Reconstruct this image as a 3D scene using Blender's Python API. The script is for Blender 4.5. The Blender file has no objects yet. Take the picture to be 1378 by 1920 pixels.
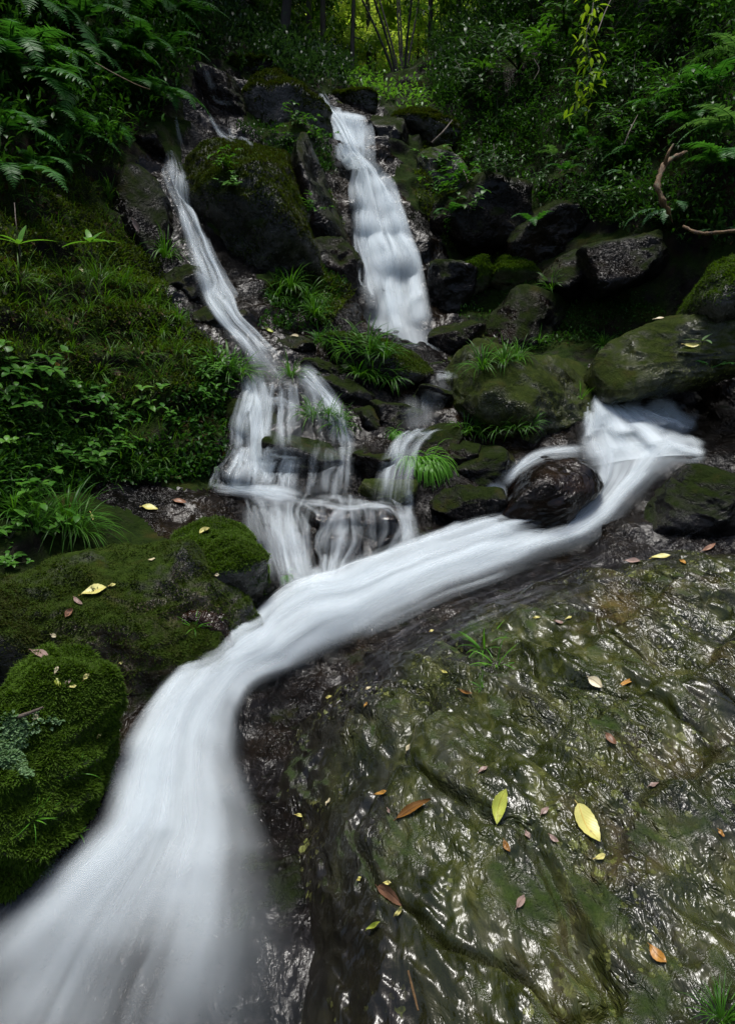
import bpy, math, random
import numpy as np
from mathutils import Vector, Matrix
from mathutils.bvhtree import BVHTree

# ------------------------------------------------------------------ camera, sky, sun, exposure
scene = bpy.context.scene
COL = scene.collection
CAM = np.array([0.0, 0.0, 1.6])
PITCH = math.radians(15.0)
FPX = 1274.0                       # focal length in pixels of the 1378 x 1920 photograph
cam_data = bpy.data.cameras.new("camera")
cam_data.sensor_fit = 'VERTICAL'
cam_data.sensor_height = 36.0
cam_data.lens = 36.0 * FPX / 1920.0
cam_data.clip_start = 0.02
cam_data.clip_end = 400.0
cam = bpy.data.objects.new("camera", cam_data)
cam.location = CAM
cam.rotation_euler = (math.pi / 2 - PITCH, 0, 0)
COL.objects.link(cam)
scene.camera = cam

SUN_EL = math.radians(85.0)
SUN_AZ = math.radians(-4.0)         # measured from straight ahead, clockwise towards the right
world = bpy.data.worlds.new("World")
scene.world = world
world.use_nodes = True
wn = world.node_tree
bg = wn.nodes["Background"]
sky = wn.nodes.new("ShaderNodeTexSky")
sky.sky_type = 'NISHITA'
sky.sun_disc = False
sky.sun_elevation = SUN_EL
sky.sun_rotation = SUN_AZ
sky.air_density = 1.0
sky.dust_density = 4.0
wn.links.new(sky.outputs[0], bg.inputs[0])
bg.inputs[1].default_value = 0.055

sun_data = bpy.data.lights.new("sun", 'SUN')
sun_data.energy = 1.5
sun_data.angle = math.radians(20.0)
sun_data.color = (1.0, 0.985, 0.95)
sun = bpy.data.objects.new("sun", sun_data)
sd = Vector((math.sin(SUN_AZ) * math.cos(SUN_EL), math.cos(SUN_AZ) * math.cos(SUN_EL), math.sin(SUN_EL)))
sun.rotation_euler = sd.to_track_quat('Z', 'Y').to_euler()
sun.location = (0, 0, 30)
COL.objects.link(sun)

scene.view_settings.view_transform = 'Standard'
scene.view_settings.look = 'None'
scene.view_settings.gamma = 1.0
scene.view_settings.use_curve_mapping = False
scene.view_settings.exposure = 1.6
scene.render.engine = 'CYCLES'
scene.cycles.max_bounces = 6
scene.cycles.diffuse_bounces = 3
scene.cycles.glossy_bounces = 3
scene.cycles.transmission_bounces = 3
scene.cycles.transparent_max_bounces = 48
scene.cycles.use_denoising = True

rng = np.random.default_rng(7)
random.seed(7)

# ------------------------------------------------------------------ helpers
cp, sp = math.cos(PITCH), math.sin(PITCH)
FWD = np.array([0, cp, -sp]); UPV = np.array([0, sp, cp]); RGT = np.array([1.0, 0, 0])


def ray(u, v):
    return FWD + (u - 689.0) / FPX * RGT + (960.0 - v) / FPX * UPV


def P(u, v, t):
    """Point at depth t seen at (u, v) of the photograph."""
    return CAM + t * ray(u, v)


def project(p):
    d = np.asarray(p, float) - CAM
    t = d @ FWD
    return 689 + FPX * (d @ RGT) / t, 960 - FPX * (d @ UPV) / t, t


def smooth(a, b, x):
    t = np.clip((x - a) / (b - a), 0, 1)
    return t * t * (3 - 2 * t)


def _hash(ix, iy, iz, seed):
    h = (ix * 374761393 + iy * 668265263 + iz * 2147483647 + seed * 974634777) & 0xFFFFFFFF
    h = ((h ^ (h >> 13)) * 1274126177) & 0xFFFFFFFF
    h = ((h ^ (h >> 16)) * 2246822519) & 0xFFFFFFFF
    return ((h ^ (h >> 15)) & 0xFFFFFF) / float(0xFFFFFF)


def vnoise(p, seed=0):
    """smooth value noise in -1..1 at the points p (n, 3)"""
    p = np.asarray(p, float)
    i = np.floor(p).astype(np.int64)
    f = p - i
    f = f * f * f * (f * (f * 6 - 15) + 10)
    out = 0
    for dx in (0, 1):
        wx = f[:, 0] if dx else 1 - f[:, 0]
        for dy in (0, 1):
            wy = f[:, 1] if dy else 1 - f[:, 1]
            for dz in (0, 1):
                wz = f[:, 2] if dz else 1 - f[:, 2]
                out = out + wx * wy * wz * _hash(i[:, 0] + dx, i[:, 1] + dy, i[:, 2] + dz, seed)
    return out * 2 - 1


def fbm(p, octaves=4, seed=0, ridged=False, gain=0.5):
    p = np.asarray(p, float)
    a, s, out = 1.0, 0.0, 0
    for o in range(octaves):
        n = vnoise(p * 2.03 ** o + 17.3 * o, seed + o)
        if ridged:
            n = 1 - 2 * np.abs(n)
        out = out + a * n
        s += a
        a *= gain
    return out / s


def make_obj(name, V, F, mats=(), uv=None, attrs=None, flat=False, parent=None, loc=None, matidx=None):
    V = np.asarray(V, float)
    loc_ = None if loc is None else np.asarray(loc, float)
    me = bpy.data.meshes.new(name)
    me.from_pydata(V if loc_ is None else V - loc_, [], F if isinstance(F, list) else np.asarray(F))
    me.validate(verbose=False)
    if uv is not None:
        li = np.empty(len(me.loops), np.int32)
        me.loops.foreach_get('vertex_index', li)
        ul = me.uv_layers.new(name="flow")
        ul.data.foreach_set('uv', np.asarray(uv, np.float32)[li].ravel())
    for k, a in (attrs or {}).items():
        me.attributes.new(k, 'FLOAT', 'POINT').data.foreach_set('value', np.asarray(a, np.float32))
    for m in mats:
        me.materials.append(m)
    if matidx is not None:
        me.polygons.foreach_set('material_index', np.asarray(matidx, np.int32))
    if not flat:
        me.polygons.foreach_set('use_smooth', np.ones(len(me.polygons), bool))
    me.update()
    o = bpy.data.objects.new(name, me)
    if loc_ is not None:
        o.location = loc_
    if parent is not None:
        o.parent = parent
    COL.objects.link(o)
    return o


def empty(name, loc):
    o = bpy.data.objects.new(name, None)
    o.location = loc
    o.empty_display_size = 0.1
    COL.objects.link(o)
    return o


def tag(o, label=None, cat=None, group=None, kind=None):
    if label:
        o["label"] = label
    if cat:
        o["category"] = cat
    if group:
        o["group"] = group
    if kind:
        o["kind"] = kind
    return o


def copy_tree(o, parent=None):
    c = o.copy()
    COL.objects.link(c)
    if parent is not None:
        c.parent = parent
    for ch in list(o.children):
        copy_tree(ch, c)
    return c


class Geo:
    """collects vertex / face blocks that end up in one mesh"""
    def __init__(self):
        self.V, self.F, self.n, self.uv, self.at, self.mi = [], [], 0, [], [], []

    def add(self, V, F, uv=None, at=None, mi=0):
        V = np.asarray(V, float).reshape(-1, 3)
        F = np.asarray(F, np.int64)
        self.V.append(V)
        self.F.append(F + self.n)
        self.mi.append(np.full(len(F), mi, np.int32))
        if uv is not None:
            self.uv.append(uv)
        if at is not None:
            self.at.append(at)
        self.n += len(V)

    def faces(self):
        w = {f.shape[1] for f in self.F}
        if len(w) == 1:
            return np.concatenate(self.F)
        out = []
        for f in self.F:
            out.extend(map(tuple, f.tolist()))
        return out

    def build(self, name, mats, parent=None, loc=None, flat=False, attr=None):
        V = np.concatenate(self.V)
        at = {}
        if self.at and attr:
            A = np.concatenate(self.at)
            at = {k: A[:, i] for i, k in enumerate(attr)}
        return make_obj(name, V, self.faces(), mats, np.concatenate(self.uv) if self.uv else None, at, flat, parent, loc,
                        np.concatenate(self.mi))


def unit(a):
    a = np.asarray(a, float)
    return a / np.maximum(np.linalg.norm(a, axis=-1, keepdims=True), 1e-9)


def blades(base, dirs, length, width, droop, nseg=4, prof=None, side=None, fold=0.0):
    """n curved strips (grass, leaflets, leaves) as quads; fold > 0 gives a keeled leaf with a midrib"""
    base = np.asarray(base, float); n = len(base)
    d = unit(dirs)
    length = np.broadcast_to(np.asarray(length, float), (n,)); width = np.broadcast_to(np.asarray(width, float), (n,))
    droop = np.broadcast_to(np.asarray(droop, float), (n,))
    if prof is None:
        prof = lambda s: np.minimum(1, 1.25 - 1.2 * s ** 2)
    if side is None:
        side = np.cross(d, np.array([0, 0, 1.0]))
        bad = np.linalg.norm(side, axis=1) < 0.15
        side[bad] = np.cross(d[bad], np.array([1.0, 0.2, 0]))
    side = unit(side)
    cols = 3 if fold > 0 else 2
    V = np.zeros((n, nseg + 1, cols, 3))
    p = base.copy(); cur = d.copy()
    for k in range(nseg + 1):
        s = k / nseg
        w = (width * max(prof(s), 0.02) * 0.5)[:, None]
        if cols == 2:
            V[:, k, 0] = p - side * w
            V[:, k, 1] = p + side * w
        else:
            nrm = unit(np.cross(side, cur))
            V[:, k, 0] = p - side * w + nrm * w * fold
            V[:, k, 1] = p
            V[:, k, 2] = p + side * w + nrm * w * fold
        p = p + cur * (length / nseg)[:, None]
        cur = unit(cur + np.array([0, 0, -1.0]) * (droop / nseg)[:, None])
    m = (nseg + 1) * cols
    q = []
    for k in range(nseg):
        for c in range(cols - 1):
            a = k * cols + c
            q.append((a, a + 1, a + cols + 1, a + cols))
    F = (np.arange(n) * m)[:, None, None] + np.array(q)[None]
    return V.reshape(-1, 3), F.reshape(-1, 4)


def tube(path, radii, sides=6):
    path = np.asarray(path, float); n = len(path)
    radii = np.broadcast_to(np.asarray(radii, float), (n,))
    tan = unit(np.gradient(path, axis=0))
    ref = np.array([0.13, 0.21, 0.97]) if abs(tan[0, 2]) < 0.9 else np.array([1.0, 0.1, 0])
    a = unit(np.cross(tan, ref)); b = np.cross(tan, a)
    ang = np.linspace(0, 2 * math.pi, sides, endpoint=False)
    V = path[:, None] + radii[:, None, None] * (np.cos(ang)[None, :, None] * a[:, None] + np.sin(ang)[None, :, None] * b[:, None])
    F = []
    for i in range(n - 1):
        for k in range(sides):
            F.append((i * sides + k, i * sides + (k + 1) % sides, (i + 1) * sides + (k + 1) % sides, (i + 1) * sides + k))
    return V.reshape(-1, 3), np.array(F)


def catmull(pts, n):
    pts = np.asarray(pts, float)
    ext = np.vstack([2 * pts[0] - pts[1], pts, 2 * pts[-1] - pts[-2]])
    s = np.linspace(0, len(pts) - 1, n)
    i = np.minimum(s.astype(int), len(pts) - 2); f = (s - i)[:, None]
    p0, p1, p2, p3 = ext[i], ext[i + 1], ext[i + 2], ext[i + 3]
    return 0.5 * (2 * p1 + (p2 - p0) * f + (2 * p0 - 5 * p1 + 4 * p2 - p3) * f ** 2 + (3 * p1 - p0 - 3 * p2 + p3) * f ** 3)


# ------------------------------------------------------------------ materials
def new_mat(name):
    m = bpy.data.materials.new(name)
    m.use_nodes = True
    nt = m.node_tree
    nt.nodes.clear()
    return m, nt, nt.nodes, nt.links


def ramp(N, stops, interp='LINEAR'):
    r = N.new("ShaderNodeValToRGB")
    r.color_ramp.interpolation = interp
    e = r.color_ramp.elements
    while len(e) < len(stops):
        e.new(0.5)
    for el, (p, c) in zip(e, stops):
        el.position = p
        el.color = tuple(c) + (1,) if len(c) == 3 else c
    return r


def noise(N, L, vec, scale, detail=6, rough=0.6, dist=0.0):
    t = N.new("ShaderNodeTexNoise")
    t.inputs['Scale'].default_value = scale
    t.inputs['Detail'].default_value = detail
    t.inputs['Roughness'].default_value = rough
    t.inputs['Distortion'].default_value = dist
    L.new(vec, t.inputs['Vector'])
    return t


def math_node(N, L, op, a, b=None, c=None, clamp=False):
    m = N.new("ShaderNodeMath")
    m.operation = op
    m.use_clamp = clamp
    for i, x in enumerate((a, b, c)):
        if x is None:
            continue
        if isinstance(x, (int, float)):
            m.inputs[i].default_value = x
        else:
            L.new(x, m.inputs[i])
    return m.outputs[0]


def mixrgb(N, L, fac, a, b, mode='MIX'):
    m = N.new("ShaderNodeMix")
    m.data_type = 'RGBA'
    m.blend_type = mode
    for s, x in ((m.inputs[0], fac), (m.inputs[6], a), (m.inputs[7], b)):
        if isinstance(x, (int, float)):
            s.default_value = x
        elif isinstance(x, tuple):
            s.default_value = x + (1,)
        else:
            L.new(x, s)
    return m.outputs[2]


def rock_mat(name, moss=0.4, lichen=0.0, wet=0.7, dark=(0.012, 0.012, 0.012), mid=(0.05, 0.043, 0.032), warm=(0.075, 0.05, 0.02),
             mossc=((0.012, 0.03, 0.004), (0.05, 0.085, 0.012)), scale=1.0, bump=1.0, grain=None, edge=0.25, algae=0.0, gloss=0.16, crinkle=0.0, spec=None, flush=False):
    m, nt, N, L = new_mat(name)
    out = N.new("ShaderNodeOutputMaterial")
    bs = N.new("ShaderNodeBsdfPrincipled")
    L.new(bs.outputs[0], out.inputs[0])
    geo = N.new("ShaderNodeNewGeometry")
    pos = geo.outputs['Position']
    if grain:                                       # layered grain of the stone: stretch along a direction
        mp = N.new("ShaderNodeMapping")
        mp.inputs['Rotation'].default_value = grain[0]
        mp.inputs['Scale'].default_value = grain[1]
        L.new(pos, mp.inputs['Vector'])
        gpos = mp.outputs[0]
    else:
        gpos = pos
    n1 = noise(N, L, gpos, 2.3 * scale, 8, 0.62, 0.4)
    n2 = noise(N, L, gpos, 9.0 * scale, 8, 0.65, 0.6)
    n3 = noise(N, L, gpos, 38.0 * scale, 6, 0.65, 0.3)
    big = noise(N, L, pos, 1.1 * scale, 5, 0.6, 0.3)
    c1 = ramp(N, [(0.32, dark), (0.52, mid), (0.72, tuple(min(1, x * 1.9) for x in mid))])
    L.new(n1.outputs[0], c1.inputs[0])
    wr = ramp(N, [(0.5, (0, 0, 0)), (0.68, (1, 1, 1))])
    L.new(big.outputs[0], wr.inputs[0])
    col = mixrgb(N, L, wr.outputs[0], c1.outputs[0], warm)
    g = ramp(N, [(0.38, (0.35, 0.35, 0.35)), (0.62, (1.35, 1.35, 1.35))])
    L.new(n2.outputs[0], g.inputs[0])
    col = mixrgb(N, L, 0.85, col, g.outputs[0], 'MULTIPLY')
    if algae > 0:                                   # thin olive film of algae on the wet stone
        al = noise(N, L, gpos, 3.1 * scale, 7, 0.65, 0.5)
        ar = ramp(N, [(0.62 - 0.3 * algae, (0, 0, 0)), (0.80 - 0.3 * algae, (1, 1, 1))])
        L.new(al.outputs[0], ar.inputs[0])
        ac = ramp(N, [(0.3, (0.004, 0.006, 0.001)), (0.52, (0.023, 0.029, 0.005)), (0.8, (0.100, 0.100, 0.030))])
        L.new(n2.outputs[0], ac.inputs[0])
        col = mixrgb(N, L, math_node(N, L, 'MULTIPLY', ar.outputs[0], 0.9), col, ac.outputs[0])
    if flush:                                       # the band the current keeps scoured: bare dark stone
        fl = N.new("ShaderNodeAttribute"); fl.attribute_name = "scour"
        fn = noise(N, L, gpos, 5.0, 6, 0.65, 0.5)
        fo = math_node(N, L, 'MULTIPLY', math_node(N, L, 'ADD', fl.outputs['Fac'], math_node(N, L, 'MULTIPLY_ADD', fn.outputs[0], 0.9, -0.45)), 1.3, clamp=True)
        fo = math_node(N, L, 'MULTIPLY', fo, math_node(N, L, 'GREATER_THAN', fl.outputs['Fac'], 0.001))
        fcol = mixrgb(N, L, n2.outputs[0], (0.002, 0.002, 0.002), (0.012, 0.009, 0.007))
        col = mixrgb(N, L, math_node(N, L, 'MULTIPLY', fo, 0.9), col, fcol)
    mfac = None
    if lichen > 0:                                  # round yellow-green lichen rosettes
        for sc, thr, rad in ((13.0, 0.16, 0.36), (27.0, 0.36, 0.40), (50.0, 0.42, 0.42)):
            wv = N.new("ShaderNodeVectorMath"); wv.operation = 'ADD'
            wn_ = noise(N, L, pos, sc * 1.8, 4, 0.6)
            sc_ = N.new("ShaderNodeVectorMath"); sc_.operation = 'SCALE'
            L.new(wn_.outputs['Color'], sc_.inputs[0]); sc_.inputs['Scale'].default_value = 0.9 / sc
            L.new(pos, wv.inputs[0]); L.new(sc_.outputs[0], wv.inputs[1])
            vo = N.new("ShaderNodeTexVoronoi")
            vo.inputs['Scale'].default_value = sc
            L.new(wv.outputs[0], vo.inputs['Vector'])
            r = ramp(N, [(rad * 0.7, (1, 1, 1)), (rad * 0.86, (0, 0, 0))])
            L.new(vo.outputs['Distance'], r.inputs[0])
            sep = N.new("ShaderNodeSeparateColor")
            L.new(vo.outputs['Color'], sep.inputs[0])
            pick = math_node(N, L, 'LESS_THAN', sep.outputs[0], thr * lichen)
            ring = ramp(N, [(0.0, (0.75, 0.75, 0.75)), (rad * 0.4, (0.62, 0.62, 0.62)), (rad * 0.75, (1.15, 1.15, 1.15))])
            L.new(vo.outputs['Distance'], ring.inputs[0])
            patch = noise(N, L, pos, 2.1, 6, 0.65)
            pr = ramp(N, [(0.48, (0, 0, 0)), (0.62, (1, 1, 1))])
            L.new(patch.outputs[0], pr.inputs[0])
            gr = ramp(N, [(0.42, (0, 0, 0)), (0.52, (1, 1, 1))])
            L.new(n3.outputs[0], gr.inputs[0])
            f = math_node(N, L, 'MULTIPLY', math_node(N, L, 'MULTIPLY', r.outputs[0], pick),
                          math_node(N, L, 'MULTIPLY', pr.outputs[0], gr.outputs[0]))
            lc = mixrgb(N, L, sep.outputs[1], (0.10, 0.12, 0.025), (0.19, 0.20, 0.06))
            lc = mixrgb(N, L, 1.0, lc, ring.outputs[0], 'MULTIPLY')
            col = mixrgb(N, L, math_node(N, L, 'MULTIPLY', f, 0.8), col, lc)
    sepn = N.new("ShaderNodeSeparateXYZ")
    L.new(geo.outputs['Normal'], sepn.inputs[0])
    if moss > 0:
        mn = noise(N, L, pos, 2.6 * scale, 7, 0.65, 0.4)
        s = math_node(N, L, 'ADD', math_node(N, L, 'MULTIPLY', sepn.outputs[2], 0.45), math_node(N, L, 'MULTIPLY', mn.outputs[0], 1.4))
        lo = 1.45 - moss * 1.15
        mr = ramp(N, [(0.0, (0, 0, 0)), (1.0, (1, 1, 1))])
        mfac_in = N.new("ShaderNodeMapRange")
        mfac_in.inputs['From Min'].default_value = lo
        mfac_in.inputs['From Max'].default_value = lo + edge
        L.new(s, mfac_in.inputs['Value'])
        mfac = mfac_in.outputs[0]
        mc = ramp(N, [(0.3, mossc[0]), (0.55, tuple(0.5 * (a + b) for a, b in zip(*mossc))), (0.78, mossc[1])])
        mm = noise(N, L, pos, 21.0, 8, 0.75, 0.2)
        L.new(mm.outputs[0], mc.inputs[0])
        brown = noise(N, L, pos, 5.0, 4, 0.6)
        br = ramp(N, [(0.55, (0, 0, 0)), (0.72, (1, 1, 1))])
        L.new(brown.outputs[0], br.inputs[0])
        mcol = mixrgb(N, L, math_node(N, L, 'MULTIPLY', br.outputs[0], 0.6), mc.outputs[0], (0.045, 0.034, 0.008))
        col = mixrgb(N, L, mfac, col, mcol)
    L.new(col, bs.inputs['Base Color'])
    rr = ramp(N, [(0.38, (gloss,) * 3), (0.7, (gloss + 0.3 - 0.15 * wet,) * 3)])
    L.new(n2.outputs[0], rr.inputs[0])
    rough = rr.outputs[0]
    if mfac is not None:
        rough = math_node(N, L, 'MAXIMUM', rough, math_node(N, L, 'MULTIPLY', mfac, 0.95))
    L.new(rough, bs.inputs['Roughness'])
    spec = (0.2 + 0.4 * wet) if spec is None else spec
    if mfac is not None:
        sm = math_node(N, L, 'MULTIPLY_ADD', mfac, -(spec - 0.08), spec)
        L.new(sm, bs.inputs['Specular IOR Level'])
    else:
        bs.inputs['Specular IOR Level'].default_value = spec
    h = math_node(N, L, 'MULTIPLY_ADD', n1.outputs[0], 1.0, math_node(N, L, 'MULTIPLY', n2.outputs[0], 0.5))
    h = math_node(N, L, 'MULTIPLY_ADD', n3.outputs[0], 0.17, h)
    if crinkle > 0:                                  # fine crinkled skin of the stone under a film of water
        mpc = N.new("ShaderNodeMapping")
        mpc.inputs['Rotation'].default_value = (0, 0, 0.75); mpc.inputs['Scale'].default_value = (1, 0.45, 1)
        L.new(pos, mpc.inputs['Vector'])
        k1 = noise(N, L, mpc.outputs[0], 24.0, 2.2, 0.5, 1.8)
        k2 = noise(N, L, mpc.outputs[0], 70.0, 1.5, 0.5, 1.0)
        ab1 = math_node(N, L, 'ABSOLUTE', math_node(N, L, 'SUBTRACT', k1.outputs[0], 0.5))
        msk = noise(N, L, pos, 2.2, 4, 0.6, 0.4)
        mk = ramp(N, [(0.45, (0.05, 0.05, 0.05)), (0.68, (1, 1, 1))]); L.new(msk.outputs[0], mk.inputs[0])
        hc = math_node(N, L, 'MULTIPLY_ADD', k2.outputs[0], 0.16, math_node(N, L, 'MULTIPLY', ab1, 1.1))
        g1 = noise(N, L, mpc.outputs[0], 9.0, 2.5, 0.5, 0.8)
        h = math_node(N, L, 'MULTIPLY_ADD', n1.outputs[0], 0.35, math_node(N, L, 'MULTIPLY', g1.outputs[0], 0.45))
        h = math_node(N, L, 'ADD', h, math_node(N, L, 'MULTIPLY', math_node(N, L, 'MULTIPLY', hc, mk.outputs[0]), crinkle))
    if mfac is not None:
        fm = noise(N, L, pos, 75.0, 5, 0.75)
        h = math_node(N, L, 'ADD', h, math_node(N, L, 'MULTIPLY', mfac, math_node(N, L, 'MULTIPLY', fm.outputs[0], 0.35)))
    b = N.new("ShaderNodeBump")
    b.inputs['Strength'].default_value = 1.0
    b.inputs['Distance'].default_value = 0.05 * bump / scale
    L.new(h, b.inputs['Height'])
    L.new(b.outputs[0], bs.inputs['Normal'])
    return m


def leaf_mat(name, c0, c1, trans=0.35, rough=0.5, vein=None, spots=None, spec=0.13):
    """foliage: colour varies from object to object and from leaf to leaf"""
    m, nt, N, L = new_mat(name)
    out = N.new("ShaderNodeOutputMaterial")
    bs = N.new("ShaderNodeBsdfPrincipled")
    geo = N.new("ShaderNodeNewGeometry")
    oi = N.new("ShaderNodeObjectInfo")
    nz = noise(N, L, geo.outputs['Position'], 3.0, 3, 0.6)
    f = math_node(N, L, 'ADD', math_node(N, L, 'MULTIPLY', geo.outputs['Random Per Island'], 0.62),
                  math_node(N, L, 'MULTIPLY_ADD', oi.outputs['Random'], 0.3, math_node(N, L, 'MULTIPLY_ADD', nz.outputs[0], 0.8, -0.36)), clamp=True)
    col = mixrgb(N, L, f, c0, c1)
    if spots:
        sn = noise(N, L, geo.outputs['Position'], 60.0, 4, 0.7)
        sr = ramp(N, [(0.58, (0, 0, 0)), (0.68, (1, 1, 1))])
        L.new(sn.outputs[0], sr.inputs[0])
        col = mixrgb(N, L, sr.outputs[0], col, spots)
    L.new(col, bs.inputs['Base Color'])
    bs.inputs['Roughness'].default_value = rough
    bs.inputs['Specular IOR Level'].default_value = spec
    tr = N.new("ShaderNodeBsdfTranslucent")
    tc = mixrgb(N, L, 1.0, col, (1.3, 1.35, 0.5), 'MULTIPLY')
    L.new(tc, tr.inputs[0])
    mx = N.new("ShaderNodeMixShader")
    mx.inputs[0].default_value = trans
    L.new(bs.outputs[0], mx.inputs[1]); L.new(tr.outputs[0], mx.inputs[2])
    L.new(mx.outputs[0], out.inputs[0])
    return m


def bark_mat(name, c0, c1, moss=0.0):
    m, nt, N, L = new_mat(name)
    out = N.new("ShaderNodeOutputMaterial")
    bs = N.new("ShaderNodeBsdfPrincipled")
    geo = N.new("ShaderNodeNewGeometry")
    mp = N.new("ShaderNodeMapping"); mp.inputs['Scale'].default_value = (1, 1, 0.25)
    L.new(geo.outputs['Position'], mp.inputs['Vector'])
    n1 = noise(N, L, mp.outputs[0], 24.0, 7, 0.7, 0.5)
    r = ramp(N, [(0.35, c0), (0.65, c1)])
    L.new(n1.outputs[0], r.inputs[0])
    col = r.outputs[0]
    if moss:
        n2 = noise(N, L, geo.outputs['Position'], 6.0, 5, 0.6)
        r2 = ramp(N, [(0.65 - 0.3 * moss, (0, 0, 0)), (0.75 - 0.3 * moss, (1, 1, 1))])
        L.new(n2.outputs[0], r2.inputs[0])
        col = mixrgb(N, L, r2.outputs[0], col, (0.03, 0.055, 0.012))
    L.new(col, bs.inputs['Base Color'])
    bs.inputs['Roughness'].default_value = 0.7
    b = N.new("ShaderNodeBump"); b.inputs['Distance'].default_value = 0.02
    L.new(n1.outputs[0], b.inputs['Height']); L.new(b.outputs[0], bs.inputs['Normal'])
    L.new(bs.outputs[0], out.inputs[0])
    return m


def water_mat(name, col=(0.66, 0.725, 0.76), streak=(26.0, 1.1), contrast=0.5, trans=0.25, soft=1.6, lo=0.3, hi=0.68):
    """white rushing water: scattering that thins out at the edges and between the streaks of the current"""
    m, nt, N, L = new_mat(name)
    out = N.new("ShaderNodeOutputMaterial")
    uvn = N.new("ShaderNodeUVMap"); uvn.uv_map = "flow"
    sep = N.new("ShaderNodeSeparateXYZ"); L.new(uvn.outputs[0], sep.inputs[0])
    den = N.new("ShaderNodeAttribute"); den.attribute_name = "foam"
    acr = N.new("ShaderNodeAttribute"); acr.attribute_name = "across"      # metres across the current, plus an offset per strand
    cmb = N.new("ShaderNodeCombineXYZ")
    L.new(math_node(N, L, 'MULTIPLY', acr.outputs['Fac'], streak[0]), cmb.inputs[0])
    L.new(math_node(N, L, 'MULTIPLY', sep.outputs[1], streak[1]), cmb.inputs[1])
    n1 = noise(N, L, cmb.outputs[0], 1.0, 4, 0.6, 0.2)
    st = N.new("ShaderNodeMapRange")
    st.inputs['From Min'].default_value = lo; st.inputs['From Max'].default_value = hi
    st.inputs['To Min'].default_value = 1.0 - contrast; st.inputs['To Max'].default_value = 1.0
    L.new(n1.outputs[0], st.inputs['Value'])
    # soft edges: a bell across the current
    e = math_node(N, L, 'MULTIPLY', sep.outputs[0], math_node(N, L, 'SUBTRACT', 1.0, sep.outputs[0]))
    e = math_node(N, L, 'POWER', math_node(N, L, 'MULTIPLY', e, 4.0, clamp=True), soft)
    a = math_node(N, L, 'MULTIPLY', math_node(N, L, 'MULTIPLY', e, st.outputs[0]), den.outputs['Fac'], clamp=True)
    df = N.new("ShaderNodeBsdfDiffuse"); df.inputs[0].default_value = col + (1,)
    tl = N.new("ShaderNodeBsdfTranslucent"); tl.inputs[0].default_value = col + (1,)
    mx = N.new("ShaderNodeMixShader"); mx.inputs[0].default_value = trans
    L.new(df.outputs[0], mx.inputs[1]); L.new(tl.outputs[0], mx.inputs[2])
    tp = N.new("ShaderNodeBsdfTransparent")
    fin = N.new("ShaderNodeMixShader")
    L.new(a, fin.inputs[0]); L.new(tp.outputs[0], fin.inputs[1]); L.new(mx.outputs[0], fin.inputs[2])
    L.new(fin.outputs[0], out.inputs[0])
    return m


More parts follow.
